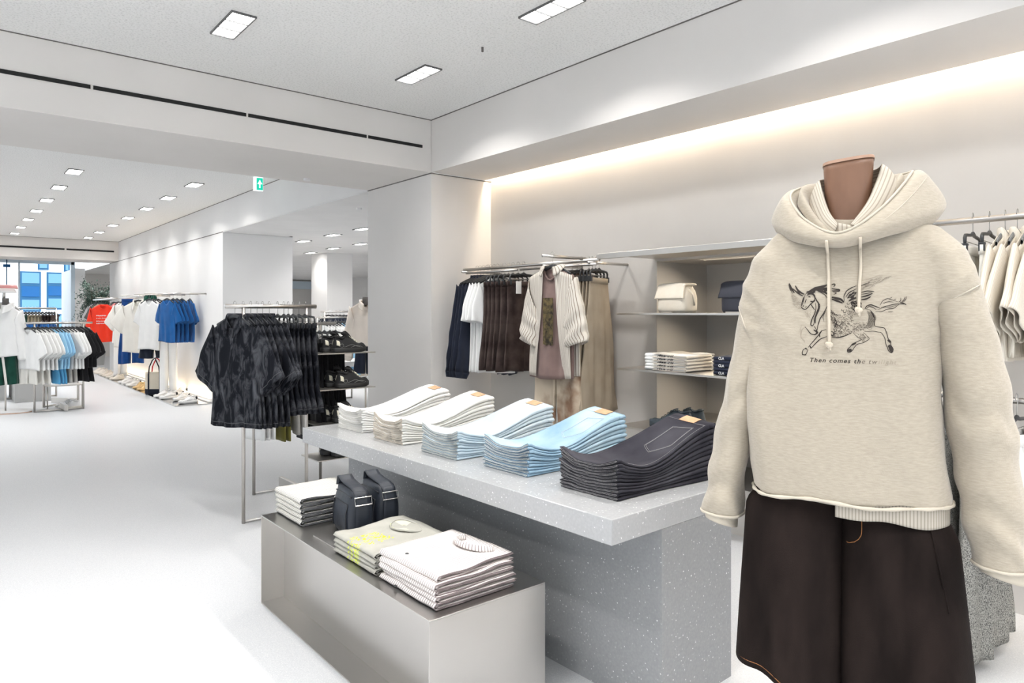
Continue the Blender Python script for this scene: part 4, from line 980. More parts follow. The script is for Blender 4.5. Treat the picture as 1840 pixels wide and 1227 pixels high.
def wr_sleeve(T, sg):
    def f(p):
        x, y, z = p; c, r, d, yc = interp(T, z); an = math.atan2((y-yc)/d, (x-c)/r)
        w = .008*noise.noise(Vector((x*7+sg, y*7, z*3.5)))
        w += .0055*math.sin(z*44+1.5*math.sin(an+sg)+3*noise.noise(Vector((math.cos(an)*1.2, math.sin(an)*1.2, z*5))))*(ss(1.15, .92, z)*.9+math.exp(-((z-1.22)/.10)**2)*.7+.15)
        w += .0035*math.cos(an*3+z*4)*ss(1.5, 1.2, z)
        return w
    return f
def clothmesh(mb, vox, pre, post, fn):
    t = mb.build('tmp', None); m = t.modifiers.new('r', 'REMESH'); m.mode = 'VOXEL'; m.voxel_size = vox; m.use_smooth_shade = True
    m = t.modifiers.new('s', 'SMOOTH'); m.factor = .6; m.iterations = pre
    COL.objects.unlink(t); me = baked(t); L_ = [(v.co.copy(), v.normal.copy()) for v in me.vertices]; fl = []
    for c0, n0 in L_: fl += list(c0+n0*fn(c0))
    me.vertices.foreach_set('co', fl); me.update(); bx = bmesh.new(); bx.from_mesh(me)
    for _ in range(post): bmesh.ops.smooth_vert(bx, verts=bx.verts, factor=.5, use_axis_x=True, use_axis_y=True, use_axis_z=True)
    bx.to_mesh(me); bx.free(); me.materials.clear(); me.materials.append(M['heather']); me.polygons.foreach_set('use_smooth', [True]*len(me.polygons)); me.update()
    return me, BVHTree.FromPolygons([tuple(v.co) for v in me.vertices], [tuple(p.vertices) for p in me.polygons])
hood = place(empty('hoodie', MC, 0, 'oatmeal hooded sweatshirt with printed winged horse, worn by the torso in front', 'hoodie'))
hme, HB = clothmesh(hm, .0065, 5, 3, wr_body)
def addm(name, me): o = bpy.data.objects.new(name, me); COL.objects.link(o); o.parent = hood; me.name = name; return o
addm('torso', hme); HS = []
for T, z0, z1, sg in ((SR, .842, 1.60, 1), (SL, .885, 1.58, -1)):
    q_ = MB(); ringloft(q_, T, lin(z0, z1, 30), 34, lambda t, z: (lambda c, r, d, y: (c-r*.985, c+r*.985, d*.985, y))(*interp(t, z)), 1.0)
    me_, tr_ = clothmesh(q_, .006, 5, 3, wr_sleeve(T, sg)); addm('sleeve', me_); HS.append(tr_)
def bhit(x, z, back=False):
    h = HB.ray_cast(Vector((x, 1 if back else -1, z)), Vector((0, -1 if back else 1, 0))); return h[0], h[1]
# seams on the dropped shoulders
for pts in ([(.222+.078*i/14, LR(.222+.078*i/14)+.004) for i in range(15)], [(-.322+.040*i/10, LL(-.322+.040*i/10)+.006) for i in range(11)]):
    L_ = []
    for x, z in pts:
        h, n_ = bhit(x, z)
        if h: L_.append(h+n_*.0005)
    if len(L_) > 3: MB().tube(L_, .0020, 6).build('seam', 'fleece_edge', hood, True)
# raw hem, curling slightly
xl, xr, d, yc = interp(BODY, .987); cx, hw = (xl+xr)/2, (xr-xl)/2
def hemp(a, dz=0, gr=0):
    c, s_ = math.cos(a), math.sin(a); x = cx+(hw+gr)*math.copysign(abs(c)**.8, c); y = (d+gr)*math.copysign(abs(s_)**.8, s_)
    return Vector((x, y, .990-.006*math.sin(x*21+.5)-.004*math.sin(x*43)+dz))
HL = []
for i in range(100):
    a_ = 2*PI*i/100; dv = Vector((math.cos(a_)*1.0, math.sin(a_)*.6, 0)).normalized(); o0 = Vector((cx, 0, .996))+dv*.6
    h = HB.ray_cast(o0, -dv)
    # stay on the torso, not on the sleeves beside it
    if h[0] is None or in_body(h[0]) > 1.35: q_ = hemp(a_); HL.append(Vector((q_.x, q_.y, .986)))
    else: HL.append(Vector((h[0].x, h[0].y, .986-.005*math.sin(h[0].x*23+.5)))+dv*.001)
HL = [(HL[i-1]+HL[i]*2+HL[(i+1) % 100])/4 for i in range(100)]
MB().tube(HL, [.0048+.0012*math.sin(i*1.3) for i in range(100)], 8, closed=True).build('hem', 'fleece_edge', hood, True)
def cuffpt(T, z0, a):
    c, r, d_, yc_ = interp(T, z0); dv = Vector((math.cos(a), math.sin(a), 0)); h = HS[0 if T is SR else 1].ray_cast(Vector((c, yc_, z0+.010)), dv, .14)
    return (h[0]+Vector((0, 0, -.006))) if h[0] else Vector((c+r*math.cos(a), yc_+d_*math.sin(a), z0+.004))
for T, z0 in ((SR, .842), (SL, .885)):
    c, r, d_, yc_ = interp(T, z0); sg = 1 if T is SR else -1
    MB().grid(lambda u, v: (c+(r*(.82-.06*v))*math.cos(2*PI*u)+sg*.004, yc_+(d_*.80)*math.sin(2*PI*u), z0+.012-v*(.040+.014*math.cos(2*PI*u-.6))), 32, 5, closeu=True).build('cuff_lining', 'fleece_edge', hood, True, solid=.003)
    MB().tube([cuffpt(T, z0, 2*PI*i/40) for i in range(40)], .0045, 6, closed=True).build('cuff', 'fleece_edge', hood, True)
# hood, folded down round the collar
def loop(cs, n=64):
    cs = [Vector(c) for c in cs]; m_ = len(cs); out = []
    for i in range(n):
        t = i/n*m_; k = int(t); f = t-k; a, b, c, d2 = cs[(k-1) % m_], cs[k % m_], cs[(k+1) % m_], cs[(k+2) % m_]
        out.append(.5*((2*b)+(-a+c)*f+(2*a-5*b+4*c-d2)*f*f+(-a+3*b-3*c+d2)*f**3))
    return out
def loft(loops, nv=6):
    mb = MB(); n = len(loops[0]); rows = []
    for j in range((len(loops)-1)*nv+1):
        t = j/nv; k = min(int(t), len(loops)-2); f = t-k
        g = lambda q: loops[max(0, min(len(loops)-1, q))]
        rows.append([.5*((2*g(k)[i])+(-g(k-1)[i]+g(k+1)[i])*f+(2*g(k-1)[i]-5*g(k)[i]+4*g(k+1)[i]-g(k+2)[i])*f*f+(-g(k-1)[i]+3*g(k)[i]-3*g(k+1)[i]+g(k+2)[i])*f**3) for i in range(n)])
    b = 0
    for r_ in rows:
        for i, p in enumerate(r_): mb.vert(p + Vector((0, 0, .004*noise.noise(p*14))), (i/n*.6, 0))
    for j in range(len(rows)-1):
        for i in range(n): a = j*n+i; c = j*n+(i+1) % n; mb.f.append((a, c, c+n, a+n))
    return mb
H0 = loop([(-.035,-.118,1.672), (.075,-.112,1.700), (.185,-.01,1.735), (.16,.10,1.75), (-.02,.14,1.75), (-.18,.10,1.75), (-.205,-.01,1.735), (-.135,-.105,1.690)])
H1 = loop([(-.035,-.160,1.682), (.090,-.142,1.722), (.212,-.006,1.785), (.198,.12,1.80), (-.02,.18,1.80), (-.20,.12,1.79), (-.214,-.016,1.772), (-.145,-.130,1.712)])
H2 = loop([(-.035,-.166,1.695), (.078,-.142,1.752), (.168,-.015,1.862), (.150,.11,1.886), (-.02,.165,1.880), (-.15,.11,1.872), (-.188,-.03,1.826), (-.135,-.128,1.742)])
H3 = loop([(-.035,-.156,1.706), (.060,-.128,1.766), (.138,-.012,1.872), (.122,.09,1.890), (-.02,.140,1.884), (-.125,.09,1.876), (-.166,-.025,1.832), (-.120,-.115,1.750)])
H4 = loop([(-.035,-.146,1.700), (.050,-.118,1.752), (.122,-.01,1.850), (.108,.08,1.870), (-.02,.120,1.862), (-.110,.08,1.855), (-.150,-.02,1.808), (-.110,-.105,1.738)])
H5 = loop([(-.035,-.118,1.690), (.036,-.098,1.722), (.095,-.005,1.790), (.080,.07,1.80), (-.02,.09,1.80), (-.085,.07,1.80), (-.125,-.01,1.770), (-.080,-.09,1.712)])
hb = loft([H0, H1, H2, H3, H4, H5]).build('hood', 'heather', hood, True, solid=.002); 
MB().tube([p+Vector((0, -.002, .003)) for p in H3], .0035, 6, closed=True).build('hood_edge', 'fleece_edge', hood, True)
G1 = loop([(-.032,-.136,1.704), (.044,-.112,1.756), (.110,-.008,1.868), (.095,.07,1.890), (-.02,.105,1.890), (-.100,.07,1.880), (-.136,-.015,1.850), (-.092,-.098,1.756)])
G0 = loop([(-.032,-.140,1.690), (.048,-.116,1.735), (.122,-.008,1.835), (.105,.08,1.85), (-.02,.115,1.85), (-.110,.08,1.85), (-.146,-.015,1.815), (-.100,-.10,1.738)])
G2 = loop([(-.030,-.112,1.690), (.032,-.090,1.730), (.088,-.004,1.82), (.075,.06,1.84), (-.02,.085,1.84), (-.08,.06,1.84), (-.110,-.008,1.80), (-.070,-.080,1.73)])
loft([G0, G1, G2]).build('hood_lining', 'heather', hood, True, solid=.004)
# stitched line on the hood's right flank
MB().tube([H2[i]+Vector((.004, -.001, -.004)) for i in range(6, 20)], .0012, 5).build('seam', 'fleece_edge', hood, True)
M['cord'] = cloth('cream cord', (.60, .53, .43), .03, 500)
def cordm(pts, knot):
    L_ = []
    for i in range(30):
        t = i/29*(len(pts)-1); k = min(int(t), len(pts)-2); f = t-k; x = pts[k][0]+(pts[k+1][0]-pts[k][0])*f; z = pts[k][1]+(pts[k+1][1]-pts[k][1])*f
        h, n_ = bhit(x, z); L_.append(Vector((x, min(h.y, -.10)-.005, z)))
    L_[0].y = -.168; L_[1].y = -.162; L_[2].y = -.155
    mb = MB().tube(L_, .0040, 8); e = L_[-1]
    mb.ball((e.x, e.y-.003, e.z-.004), .0095, .008, .0085).ball((e.x-.004, e.y-.007, e.z-.001), .006, .006, .006).tube([e+Vector((0, -.002, -.010)), e+Vector((.003, -.003, -.020))], [.0045, .003], 6)
    mb.build('drawstring', 'cord', hood, True)
cordm([(-.066, 1.688), (-.062, 1.60), (-.061, 1.50), (-.060, 1.415)], 1)
cordm([(.014, 1.693), (.0155, 1.62), (.0120, 1.56), (.0105, 1.508)], 1)
# the print
iM = Matrix.Translation(MC) @ Matrix.Rotation(MR, 4, 'Z'); iMi = iM.inverted(); Ee = iMi @ E0
M['print_dark'] = plain('charcoal ink', (.045, .038, .034), .95)
M['print_mid'] = plain('worn ink', (.17, .145, .12), .95)
M['print_pale'] = plain('faded ink', (.33, .285, .23), .95)
def onbody(X, Y, lift=.0012):
    px, py = 1400+X/6.135, 480+Y/6.135
    dd = (iMi.to_3x3() @ ray(px, py)).normalized(); h = HB.ray_cast(Ee, dd)
    return h[0] + h[1]*lift
def ribbon(mb, pts, w, w2=None):
    # resample, then lay a flat tapering ribbon on the cloth
    P = [Vector((*p, 0)) for p in pts]; Q = []
    for a, b in zip(P, P[1:]):
        n_ = max(1, int((b-a).length/14)); Q += [a.lerp(b, i/n_) for i in range(n_)]
    Q.append(P[-1])
    S_ = [Q[0]]+[(Q[i-1]+2*Q[i]+Q[i+1])/4 for i in range(1, len(Q)-1)]+[Q[-1]]
    n_ = len(S_); b0 = len(mb.v)
    for i, p in enumerate(S_):
        t = (S_[min(i+1, n_-1)]-S_[max(i-1, 0)]); t = t.normalized() if t.length else Vector((1, 0, 0)); nn = Vector((-t.y, t.x, 0))
        ww = w*(.5+.85*math.sin(PI*(i+.5)/n_))*.5
        for sg in (-1, 1): q = p+nn*ww*sg; mb.vert(onbody(q.x, q.y))
    for i in range(n_-1): a = b0+2*i; mb.f.append((a, a+1, a+3, a+2))
def inside(p, poly):
    x, y = p; c = False; j = len(poly)-1
    for i in range(len(poly)):
        if (poly[i][1] > y) != (poly[j][1] > y) and x < (poly[j][0]-poly[i][0])*(y-poly[i][1])/(poly[j][1]-poly[i][1])+poly[i][0]: c = not c
        j = i
    return c
def hatch(mb, poly, n, ang, ln, w, rd):
    xs = [p[0] for p in poly]; ys = [p[1] for p in poly]; k = 0; tries = 0
    while k < n and tries < n*20:
        tries += 1; p = (rd.uniform(min(xs), max(xs)), rd.uniform(min(ys), max(ys)))
        if not inside(p, poly): continue
        a = math.radians(ang+rd.uniform(-22, 22)); l = ln*rd.uniform(.5, 1.2)
        ribbon(mb, [(p[0]-l/2*math.cos(a), p[1]-l/2*math.sin(a)), (p[0]+rd.uniform(-3, 3), p[1]+rd.uniform(-3, 3)), (p[0]+l/2*math.cos(a), p[1]+l/2*math.sin(a))], w*rd.uniform(.6, 1.3)); k += 1
rd = random.Random(3); dk, md, pl = MB(), MB(), MB()
for pts, w in [([(112,180),(135,235),(170,285)],16), ([(108,190),(122,245),(150,290)],7), ([(180,205),(203,252),(240,282),(280,300)],16), ([(150,235),(190,272),(225,300),(265,318)],11), ([(200,262),(235,300)],8),
    ([(300,285),(282,320),(262,365),(247,410),(245,442),(265,462),(297,468),(312,448),(335,424),(347,400),(372,392),(392,368),(396,330),(372,300),(335,298),(302,318)],8), ([(322,326),(336,322),(346,332)],9), ([(262,432),(272,424)],12), ([(285,445),(303,432)],5),
    ([(275,330),(262,375),(252,415)],14), ([(300,350),(285,400)],6), ([(345,375),(375,385),(398,360)],14), ([(396,330),(420,380),(452,420)],10),
    ([(300,288),(345,262),(400,232),(460,218),(530,196)],20), ([(360,262),(420,245),(480,240),(535,232)],20), ([(400,240),(440,265),(500,275),(535,300)],16), ([(420,225),(470,232),(535,262)],18), ([(440,270),(500,300),(540,350)],6), ([(310,300),(350,285),(385,300),(400,340)],12),
    ([(580,195),(608,182),(626,196),(600,214)],10), ([(580,236),(620,244),(672,248),(668,266),(625,262),(580,262)],13), ([(580,330),(625,342),(680,352),(716,388)],20), ([(580,352),(640,372),(700,396)],16), ([(590,270),(640,285),(600,300)],7),
    ([(400,395),(408,450),(392,515),(360,575),(346,640),(372,652),(392,600),(380,560)],9), ([(430,380),(440,440),(420,500),(396,560),(398,620)],15), ([(452,420),(440,470),(415,530)],8), ([(345,400),(370,440),(392,470)],8),
    ([(530,430),(490,510),(450,570),(428,640),(418,702)],9), ([(520,470),(480,550),(495,600)],5),
    ([(385,650),(420,700),(402,745),(350,738),(305,680),(285,655)],8), ([(380,690),(430,720),(390,748)],14),
    ([(520,688),(465,700),(432,752),(385,808),(345,852),(318,888)],7), ([(528,764),(455,790),(400,842),(350,897)],8), ([(470,700),(440,740),(450,770)],12), ([(340,868),(352,892)],12), ([(300,888),(262,912),(250,960),(290,968),(312,930),(316,900)],7), ([(288,892),(306,905)],12), ([(255,965),(300,968)],9),
    ([(580,776),(650,778),(720,760),(800,722)],9), ([(575,705),(610,725),(590,760)],8),
    ([(950,458),(1000,470),(1040,512),(1056,580),(1050,650),(1100,660),(1160,668),(1186,722),(1200,790),(1236,822),(1226,852),(1262,905),(1242,950),(1204,925),(1192,880),(1176,850),(1166,782),(1130,722),(1050,705),(940,708)],6),
    ([(1205,860),(1230,885),(1245,940)],34), ([(1195,800),(1225,830)],14), ([(1010,480),(1050,560)],10),
    ([(802,705),(860,770),(915,795),(860,822),(805,845),(782,882),(748,905),(757,944),(800,930),(832,880),(855,850),(930,832),(1002,790),(965,752),(930,720)],6), ([(755,920),(800,912)],24), ([(800,860),(850,835)],12),
    ([(720,372),(712,322),(742,262),(800,226),(852,205)],8), ([(735,330),(770,280),(850,240)],8), ([(750,345),(790,300),(850,275)],10), ([(905,278),(975,262),(1048,270)],8), ([(905,330),(980,312),(1030,288)],12), ([(905,358),(960,352),(1010,325)],12), ([(905,300),(960,292),(1020,280)],6),
    ([(770,370),(820,345),(850,340)],16), ([(905,205),(960,182),(1000,170)],6),
    ([(945,462),(965,425),(1012,412),(1062,432),(1110,452)],9), ([(960,462),(985,432),(1030,440),(1072,470)],6), ([(1110,422),(1138,372),(1190,345),(1250,362),(1320,386)],5), ([(1060,488),(1130,492),(1190,462),(1262,456),(1330,402)],5), ([(1120,446),(1200,424),(1290,404),(1396,410)],6), ([(1145,400),(1205,378),(1262,386)],5), ([(1085,470),(1160,440),(1230,440),(1300,415)],4), ([(1200,495),(1255,490)],4),
    ([(1320,386),(1345,362),(1340,336)],6), ([(1345,388),(1375,362),(1388,328)],6), ([(1355,392),(1392,362),(1406,322)],5), ([(1330,392),(1370,398),(1400,414)],10), ([(1215,345),(1245,330)],4), ([(1260,360),(1290,350)],4)]: ribbon(dk, pts, w)
for i in range(9):
    x = 968+i*10; ribbon(dk, [(x, 478+i*4), (x+22, 540+i*3), (x+14-i*2, 600), (x-5, 660)], 3.5)
for cx_, cy_ in ((762,402),(742,432),(776,446),(752,474),(790,484),(722,492),(768,508),(700,470)):
    ribbon(dk, [(cx_+16*math.cos(a), cy_+11*math.sin(a)) for a in [i*PI/5 for i in range(-1, 8)]], 4)
hatch(dk, [(300,270),(400,232),(535,190),(535,290),(450,262),(400,262),(370,300)], 60, -15, 30, 7, rd)
hatch(dk, [(800,380),(905,395),(905,450),(840,490),(790,450)], 55, 60, 26, 8, rd)
hatch(dk, [(760,290),(850,270),(850,400),(770,385)], 36, -35, 34, 6, rd)
hatch(dk, [(520,430),(580,480),(640,525),(640,620),(600,690),(575,760),(640,770),(560,560)], 80, 50, 24, 5, rd)
hatch(md, [(560,460),(640,520),(720,520),(800,480),(840,500),(830,560),(800,620),(850,660),(950,650),(940,700),(800,720),(720,755),(640,778),(580,770),(620,680),(640,620),(600,560)], 330, 35, 17, 3.4, rd)
hatch(dk, [(620,600),(720,590),(760,660),(700,730),(610,740)], 70, 40, 14, 4, rd)
hatch(md, [(820,620),(1000,600),(1030,690),(900,700),(810,690)], 90, 10, 22, 3, rd)
hatch(md, [(820,720),(920,730),(1000,780),(930,825),(870,790)], 60, 40, 20, 3, rd)
hatch(md, [(905,190),(1060,120),(1220,100),(1050,210),(905,260)], 34, -26, 60, 2.6, rd)
hatch(pl, [(110,300),(200,330),(262,400),(240,470),(175,440),(140,370)], 60, 25, 26, 4, rd)
hatch(pl, [(280,480),(350,480),(340,560),(290,550)], 22, 60, 22, 3, rd)
for pts, w in [([(290,655),(250,690),(238,770),(262,800)],7), ([(250,640),(232,690),(240,780)],4), ([(120,250),(160,310),(220,350)],5), ([(905,150),(1000,130),(1112,85)],4), ([(905,182),(1040,140),(1140,95)],3), ([(905,240),(1040,190),(1180,130),(1222,100)],4), ([(260,790),(285,830)],6)]: ribbon(pl, pts, w)
for mb, mt in ((dk, 'print_dark'), (md, 'print_mid'), (pl, 'print_pale')): mb.build('winged_horse_print', mt, hood, False)
def body_text(body, x0, z0, size, mat, bold):
    cu = bpy.data.curves.new('t', 'FONT'); cu.body = body; cu.size = size; cu.shear = .25; cu.offset = bold; cu.space_character = 1.22
    me = baked(bpy.data.objects.new('t', cu))
    wmax = 0
    for v in me.vertices:
        wmax = max(wmax, v.co.x); h, n_ = bhit(x0+v.co.x, z0+v.co.y); v.co = h+n_*.0010 if h else Vector((x0, -.14, z0))
    me.materials.clear(); me.materials.append(M[mat]); q = bpy.data.objects.new('lettering', me); COL.objects.link(q); q.parent = hood; return x0+wmax
xe = body_text('Then comes th', -.110, 1.3635, .0168, 'print_dark', .0002)
xe = body_text('e tw', xe+.0015, 1.3635, .0168, 'print_mid', 0)
body_text('ilight.', xe+.0012, 1.3635, .0168, 'print_pale', -.0001)

# striped shirt under the hoodie
us = place(empty('striped_shirt', MC, 0, 'cream striped shirt under the hoodie, collar round the neck and tail below the hem', 'shirt'))
TL = [q_ for q_ in HL if q_.y < .03 and q_.x > -.062]; TL.sort(key=lambda q_: math.atan2(q_.y, q_.x+.016) if q_.y < .06 else 9)
TC = [0]
for a_, b_ in zip(TL, TL[1:]): TC.append(TC[-1]+(b_-a_).length)
def tail(u, v):
    t_ = u*TC[-1]; i_ = max(i for i in range(len(TC)-1) if TC[i] <= t_+1e-9); q_ = TL[i_].lerp(TL[i_+1], (t_-TC[i_])/(TC[i_+1]-TC[i_])); dv = Vector((q_.x+.016, q_.y*1.0, 0)).normalized()
    q_ = q_ - dv*.008; return (q_.x, q_.y-.002*math.sin(q_.x*70)*v, .994-(.044+.016*ss(0, .8, u)+.003*math.sin(u*14))*v)
MB().grid(tail, 50, 8, lambda u, v: (u*TC[-1], v*.05)).build('shirt_tail', 'under_stripe', us, True, solid=.0025)
ct = [(-.034,-.128,1.728), (-.062,-.098,1.775), (-.084,-.045,1.858), (-.083,.03,1.885), (-.02,.075,1.895), (.055,.04,1.905), (.066,-.03,1.900), (.034,-.095,1.800), (-.010,-.130,1.730)]
def opn(cs, n=60):
    cs = [Vector(c) for c in cs]; m_ = len(cs)-1; out = []
    for i in range(n+1):
        t = i/n*m_; k = min(int(t), m_-1); f = t-k; g = lambda q: cs[max(0, min(m_, q))]
        out.append(.5*((2*g(k))+(-g(k-1)+g(k+1))*f+(2*g(k-1)-5*g(k)+4*g(k+1)-g(k+2))*f*f+(-g(k-1)+3*g(k)-3*g(k+1)+g(k+2))*f**3))
    return out
T_ = opn(ct); O_ = opn([(-.050,-.128,1.700), (-.085,-.100,1.735), (-.112,-.045,1.800), (-.108,.04,1.825), (-.02,.10,1.835), (.09,.06,1.85), (.112,-.02,1.835), (.070,-.098,1.745), (.010,-.132,1.702)])
mb = MB(); n = len(T_)
for j in range(7):
    for i in range(n):
        f = j/6; p = T_[i].lerp(O_[i], f); p = p + Vector((0, -.006*math.sin(PI*f), .010*math.sin(PI*f))); mb.vert(p, (f*.055, i/n*.4))
for j in range(6):
    for i in range(n-1): a = j*n+i; mb.f.append((a, a+1, a+1+n, a+n))
mb.build('collar', 'collar_stripe', us, True, solid=.003)
MB().grid(lambda u, v: (-.040+.034*u, -.136-.004*math.sin(PI*u)+.0*v, 1.738-.030*v-.010*u), 6, 4, lambda u, v: (u*.03, v*.03)).build('collar_stand', 'collar_stripe', us, True, solid=.004)

# torso form with its wooden neck
mq = place(empty('mannequin_torso', MC, 0, 'torso form with brown wooden neck block wearing the hoodie and brown denim shorts', 'mannequin'))
nk = MB(); NZ = [(1.62, -.018, .066, .060), (1.72, -.016, .058, .056), (1.80, -.016, .059, .054), (1.86, -.015, .061, .056), (1.915, -.015, .064, .058)]
def nkf(u, v):
    z = 1.62+.295*v; c_, rx, ry = interp(NZ, z); a = 2*PI*u; e = .55
    x = c_+rx*math.copysign(abs(math.cos(a))**e, math.cos(a)); y = -.018+ry*math.copysign(abs(math.sin(a))**e, math.sin(a)); return (x, y, z+(.10*(x-c_)*ss(.7, 1, v)))
nk.grid(nkf, 40, 16, closeu=True); nk.cap([16*40+i for i in range(40)]); nk.build('neck', 'neck_wood', mq, True)
rm = MB()
rm.grid(lambda u, v: (lambda p: (-.015+(p[0]+.015)*(1.03-.02*abs(v-.5)), -.018+(p[1]+.018)*1.03, p[2]+.008*v-.001))(nkf(u, 1)), 40, 2, closeu=True); rm.cap([80+i for i in range(40)]); rm.build('neck_rim', 'neck_rim', mq, False)
tr = MB(); ringloft(tr, BODY, lin(.99, 1.74, 12), 28, lambda t, z: (lambda a, b, c, e: (a*.6, b*.6, c*.55, 0))(*interp(t, z))); tr.build('torso', 'neck_wood', mq, True)
MB().tube([(-.02, .02, .0), (-.02, .02, 1.0)], .014, 12).build('pole', 'tube', mq, True)
MB().tube([(-.02, .02, 0), (-.02, .02, .012)], .16, 40).build('base_plate', 'tube', mq, False)

# dark brown denim shorts
sh = place(empty('denim_shorts', MC, 0, 'very wide dark brown denim shorts on the torso below the hoodie', 'shorts'))
def leg(sg):
    def f(u, v):
        z = 1.03-(.60+.045*sg)*v; a = 2*PI*u
        xo = (-.238-.044*ss(.03, .18, v)-.036*v) if sg < 0 else (.200+.036*ss(.06, .24, v)+.062*v); xi = -.030-sg*.006; w_ = abs(xo-xi)/2; c_ = (xo+xi)/2
        d_ = .080+.032*ss(.06, .24, v)+.032*ss(.2, .7, v); cc, s_ = math.cos(a), math.sin(a)
        x = c_+w_*math.copysign(abs(cc)**.75, cc); y = d_*math.copysign(abs(s_)**.8, s_)
        fo = .016*ss(.12, .8, v)*(math.sin(x*27+sg+1.5*v)+.5*math.sin(x*49-v*3))+.012*noise.noise(Vector((x*5, sg, z*3)))*v
        y += fo*(1 if y < 0 else -1)*-1
        return (x, y, z-.018*v*math.sin(x*12+1.0)*(1 if sg < 0 else .6)-(.085*v*v*ss(-.25, -.06, x) if sg < 0 else 0))
    return f
for sg in (-1, 1):
    MB().grid(leg(sg), 60, 40, lambda u, v: (u, v), closeu=True, flip=True).build('leg', 'choc', sh, True, solid=.004)
    f = leg(sg); MB().tube([Vector(f(i/70, .972))*1.0+Vector((0, -.0015 if f(i/70, .972)[1] < 0 else .0015, 0)) for i in range(70)], .0013, 5, closed=True).build('hem_stitching', 'orange_stitch', sh, True)
g_ = leg(1); 
def fr(x, z, lift=.004):
    best = None
    for i in range(31, 60):
        for sg in (-1, 1):
            v = (1.03-z)/(.60+.045*sg); p = leg(sg)(i/60, v)
            if best is None or abs(p[0]-x) < abs(best[0]-x): best = p
    return (x, best[1]-lift, z)
MB().tube([fr(-.030, .985-.15*i/12) for i in range(13)], .0016, 5).tube([fr(-.024, .985-.14*i/12) for i in range(13)], .0011, 5).tube([fr(.018, .985-.070*i/6) for i in range(7)]+[fr(-.024+.042*math.cos(PI/2*i/10), .912-.042*math.sin(PI/2*i/10)) for i in range(1, 11)], .0011, 5).build('fly_stitching', 'orange_stitch', sh, True)
MB().tube([fr(-.028, .98-.50*i/40, .001) for i in range(41)], .004, 6).build('centre_seam', 'choc', sh, True)
MB().tube([fr(.175+.040*i/20, .955-.22*i/20) for i in range(21)], .0022, 5).build('pocket_edge', 'choc', sh, True)
MB().tube([(-.02+.225*math.cos(2*PI*i/60), .095*math.sin(2*PI*i/60), 1.03) for i in range(60)], .012, 8, closed=True).build('waistband', 'choc', sh, True)

# ------------------------------------------------------------------ far room: wall rack on the white block
M['pole_white'] = plain('white painted metal', (.75, .75, .75), .4)
wl = empty('wall_rail', (3.05, 15.5, 1.80), 0, 'long steel clothes rail along the white wall of the far room', 'clothes rail')
MB().tube([(0, 12.2-15.5, 0), (0, 20.5-15.5, 0)], .016, 10).build('rail', 'tube', wl, True)
for yy in (12.15, 14.5, 16.8, 20.4): MB().tube([(0, yy-15.5, 0), (XC-3.05-.001, yy-15.5, 0)], .012, 8).build('bracket', 'tube', wl, True)
for yy in (12.6, 13.4, atX(249, 535, 2.90).y, atX(190, 535, 2.8).y): MB().tube([(-.45, yy-15.5, .0), (.38, yy-15.5, .0)], .010, 8).build('face_out_arm', 'tube', wl, True)
plin = empty('wall_plinth', (3.16, 15.4, 0), 0, 'long glossy low plinth under the far wall rack, carrying shoes', 'plinth')
p0, p1 = atZ(345, 731, 0), atZ(168, 683, 0)
M['mirror'] = plain('glossy steel', (.55, .54, .52), .08, 1)
MB().box(2.86-3.16, XC-3.161, 11.75-15.4, 18.6-15.4, 0, .018).build('base_plate', 'mirror', plin)
MB().box(3.38-3.16, XC-3.161, 11.8-15.4, 18.5-15.4, .018, .035).build('light_strip_profile', 'pole_white', plin)
area('strip_light', (3.40, 15.2, .05), .03, 6.6, 14, (1, .80, .55), (PI, 0, 0), 160)
FZ = 1.80
arm_f = arms_hanger()
def G(px, X=3.05): return atX(px, 535, X).y
protos = {
 'royal': shirt('tshirt', 'royal', .20, .22, .72, .22, 18, (.13, .13), .022, 201, .008, None, .08, drop=.08),
 'white': shirt('tshirt', 'white_c', .24, .26, .88, .26, 24, (.13, .13), .022, 202, .008, None, .08, drop=.08),
 'off': shirt('polo_shirt', 'offwhite', .28, .30, .78, .27, 36, (.14, .14), .05, 203, .010, 'offwhite', .08, drop=.08),
 'grey': shirt('tshirt', 'charcoal', .24, .26, .70, .24, 24, (.12, .12), .04, 204, .012, None, .08, drop=.08),
 'khaki': shirt('tshirt', 'khaki', .24, .26, .72, .24, 24, (.12, .12), .04, 205, .012, None, .08, drop=.08),
 'light': shirt('tshirt', 'greylight', .25, .26, .80, .24, 26, (.12, .12), .04, 206, .012, None, .08, drop=.08),
 'pinkp': shirt('tshirt', 'pink', .22, .24, .60, .20, 22, (.12, .12), .04, 207, .012, None, .08, drop=.08)}
hk_ = iter(['right end', 'right end, second in', 'right end, third in', 'right end, fourth in', 'right end, fifth in', 'first white T-shirt', 'second white T-shirt', 'third white T-shirt', 'facing polo shirt', 'shirt behind the blue trousers', 'white T-shirt by the coral top', 'coral pink top', 'dark grey T-shirt by the red sweatshirt', 'khaki T-shirt', 'charcoal T-shirt', 'leftmost T-shirt'])
def far_shirt(key, px, rz, label, X=3.05, group=None, z=FZ, Y=None):
    hk = next(hk_); X, y_ = (atY(px, 535, Y).x, Y) if Y else (X, G(px, X))
    g, h = put_shirt([protos[key]], 0, arm_f, X, y_, z, rz, label, 'T-shirt' if key != 'off' else 'shirt', group, 'hanger holding the ' + label, 'hangers on the far wall rack')
    h['label'] = 'hanger on the far wall rack at its ' + hk; return g
for k, px in enumerate((300, 311, 318, 327, 341)):
    far_shirt('royal', px, -PI/2+[.35, .2, .2, .2, .05][k], 'royal blue cropped T-shirt on the far wall rack, %s from the left' % ['first', 'second', 'third', 'fourth', 'fifth'][k], Y=12.6, group='royal blue T-shirts on the far wall')
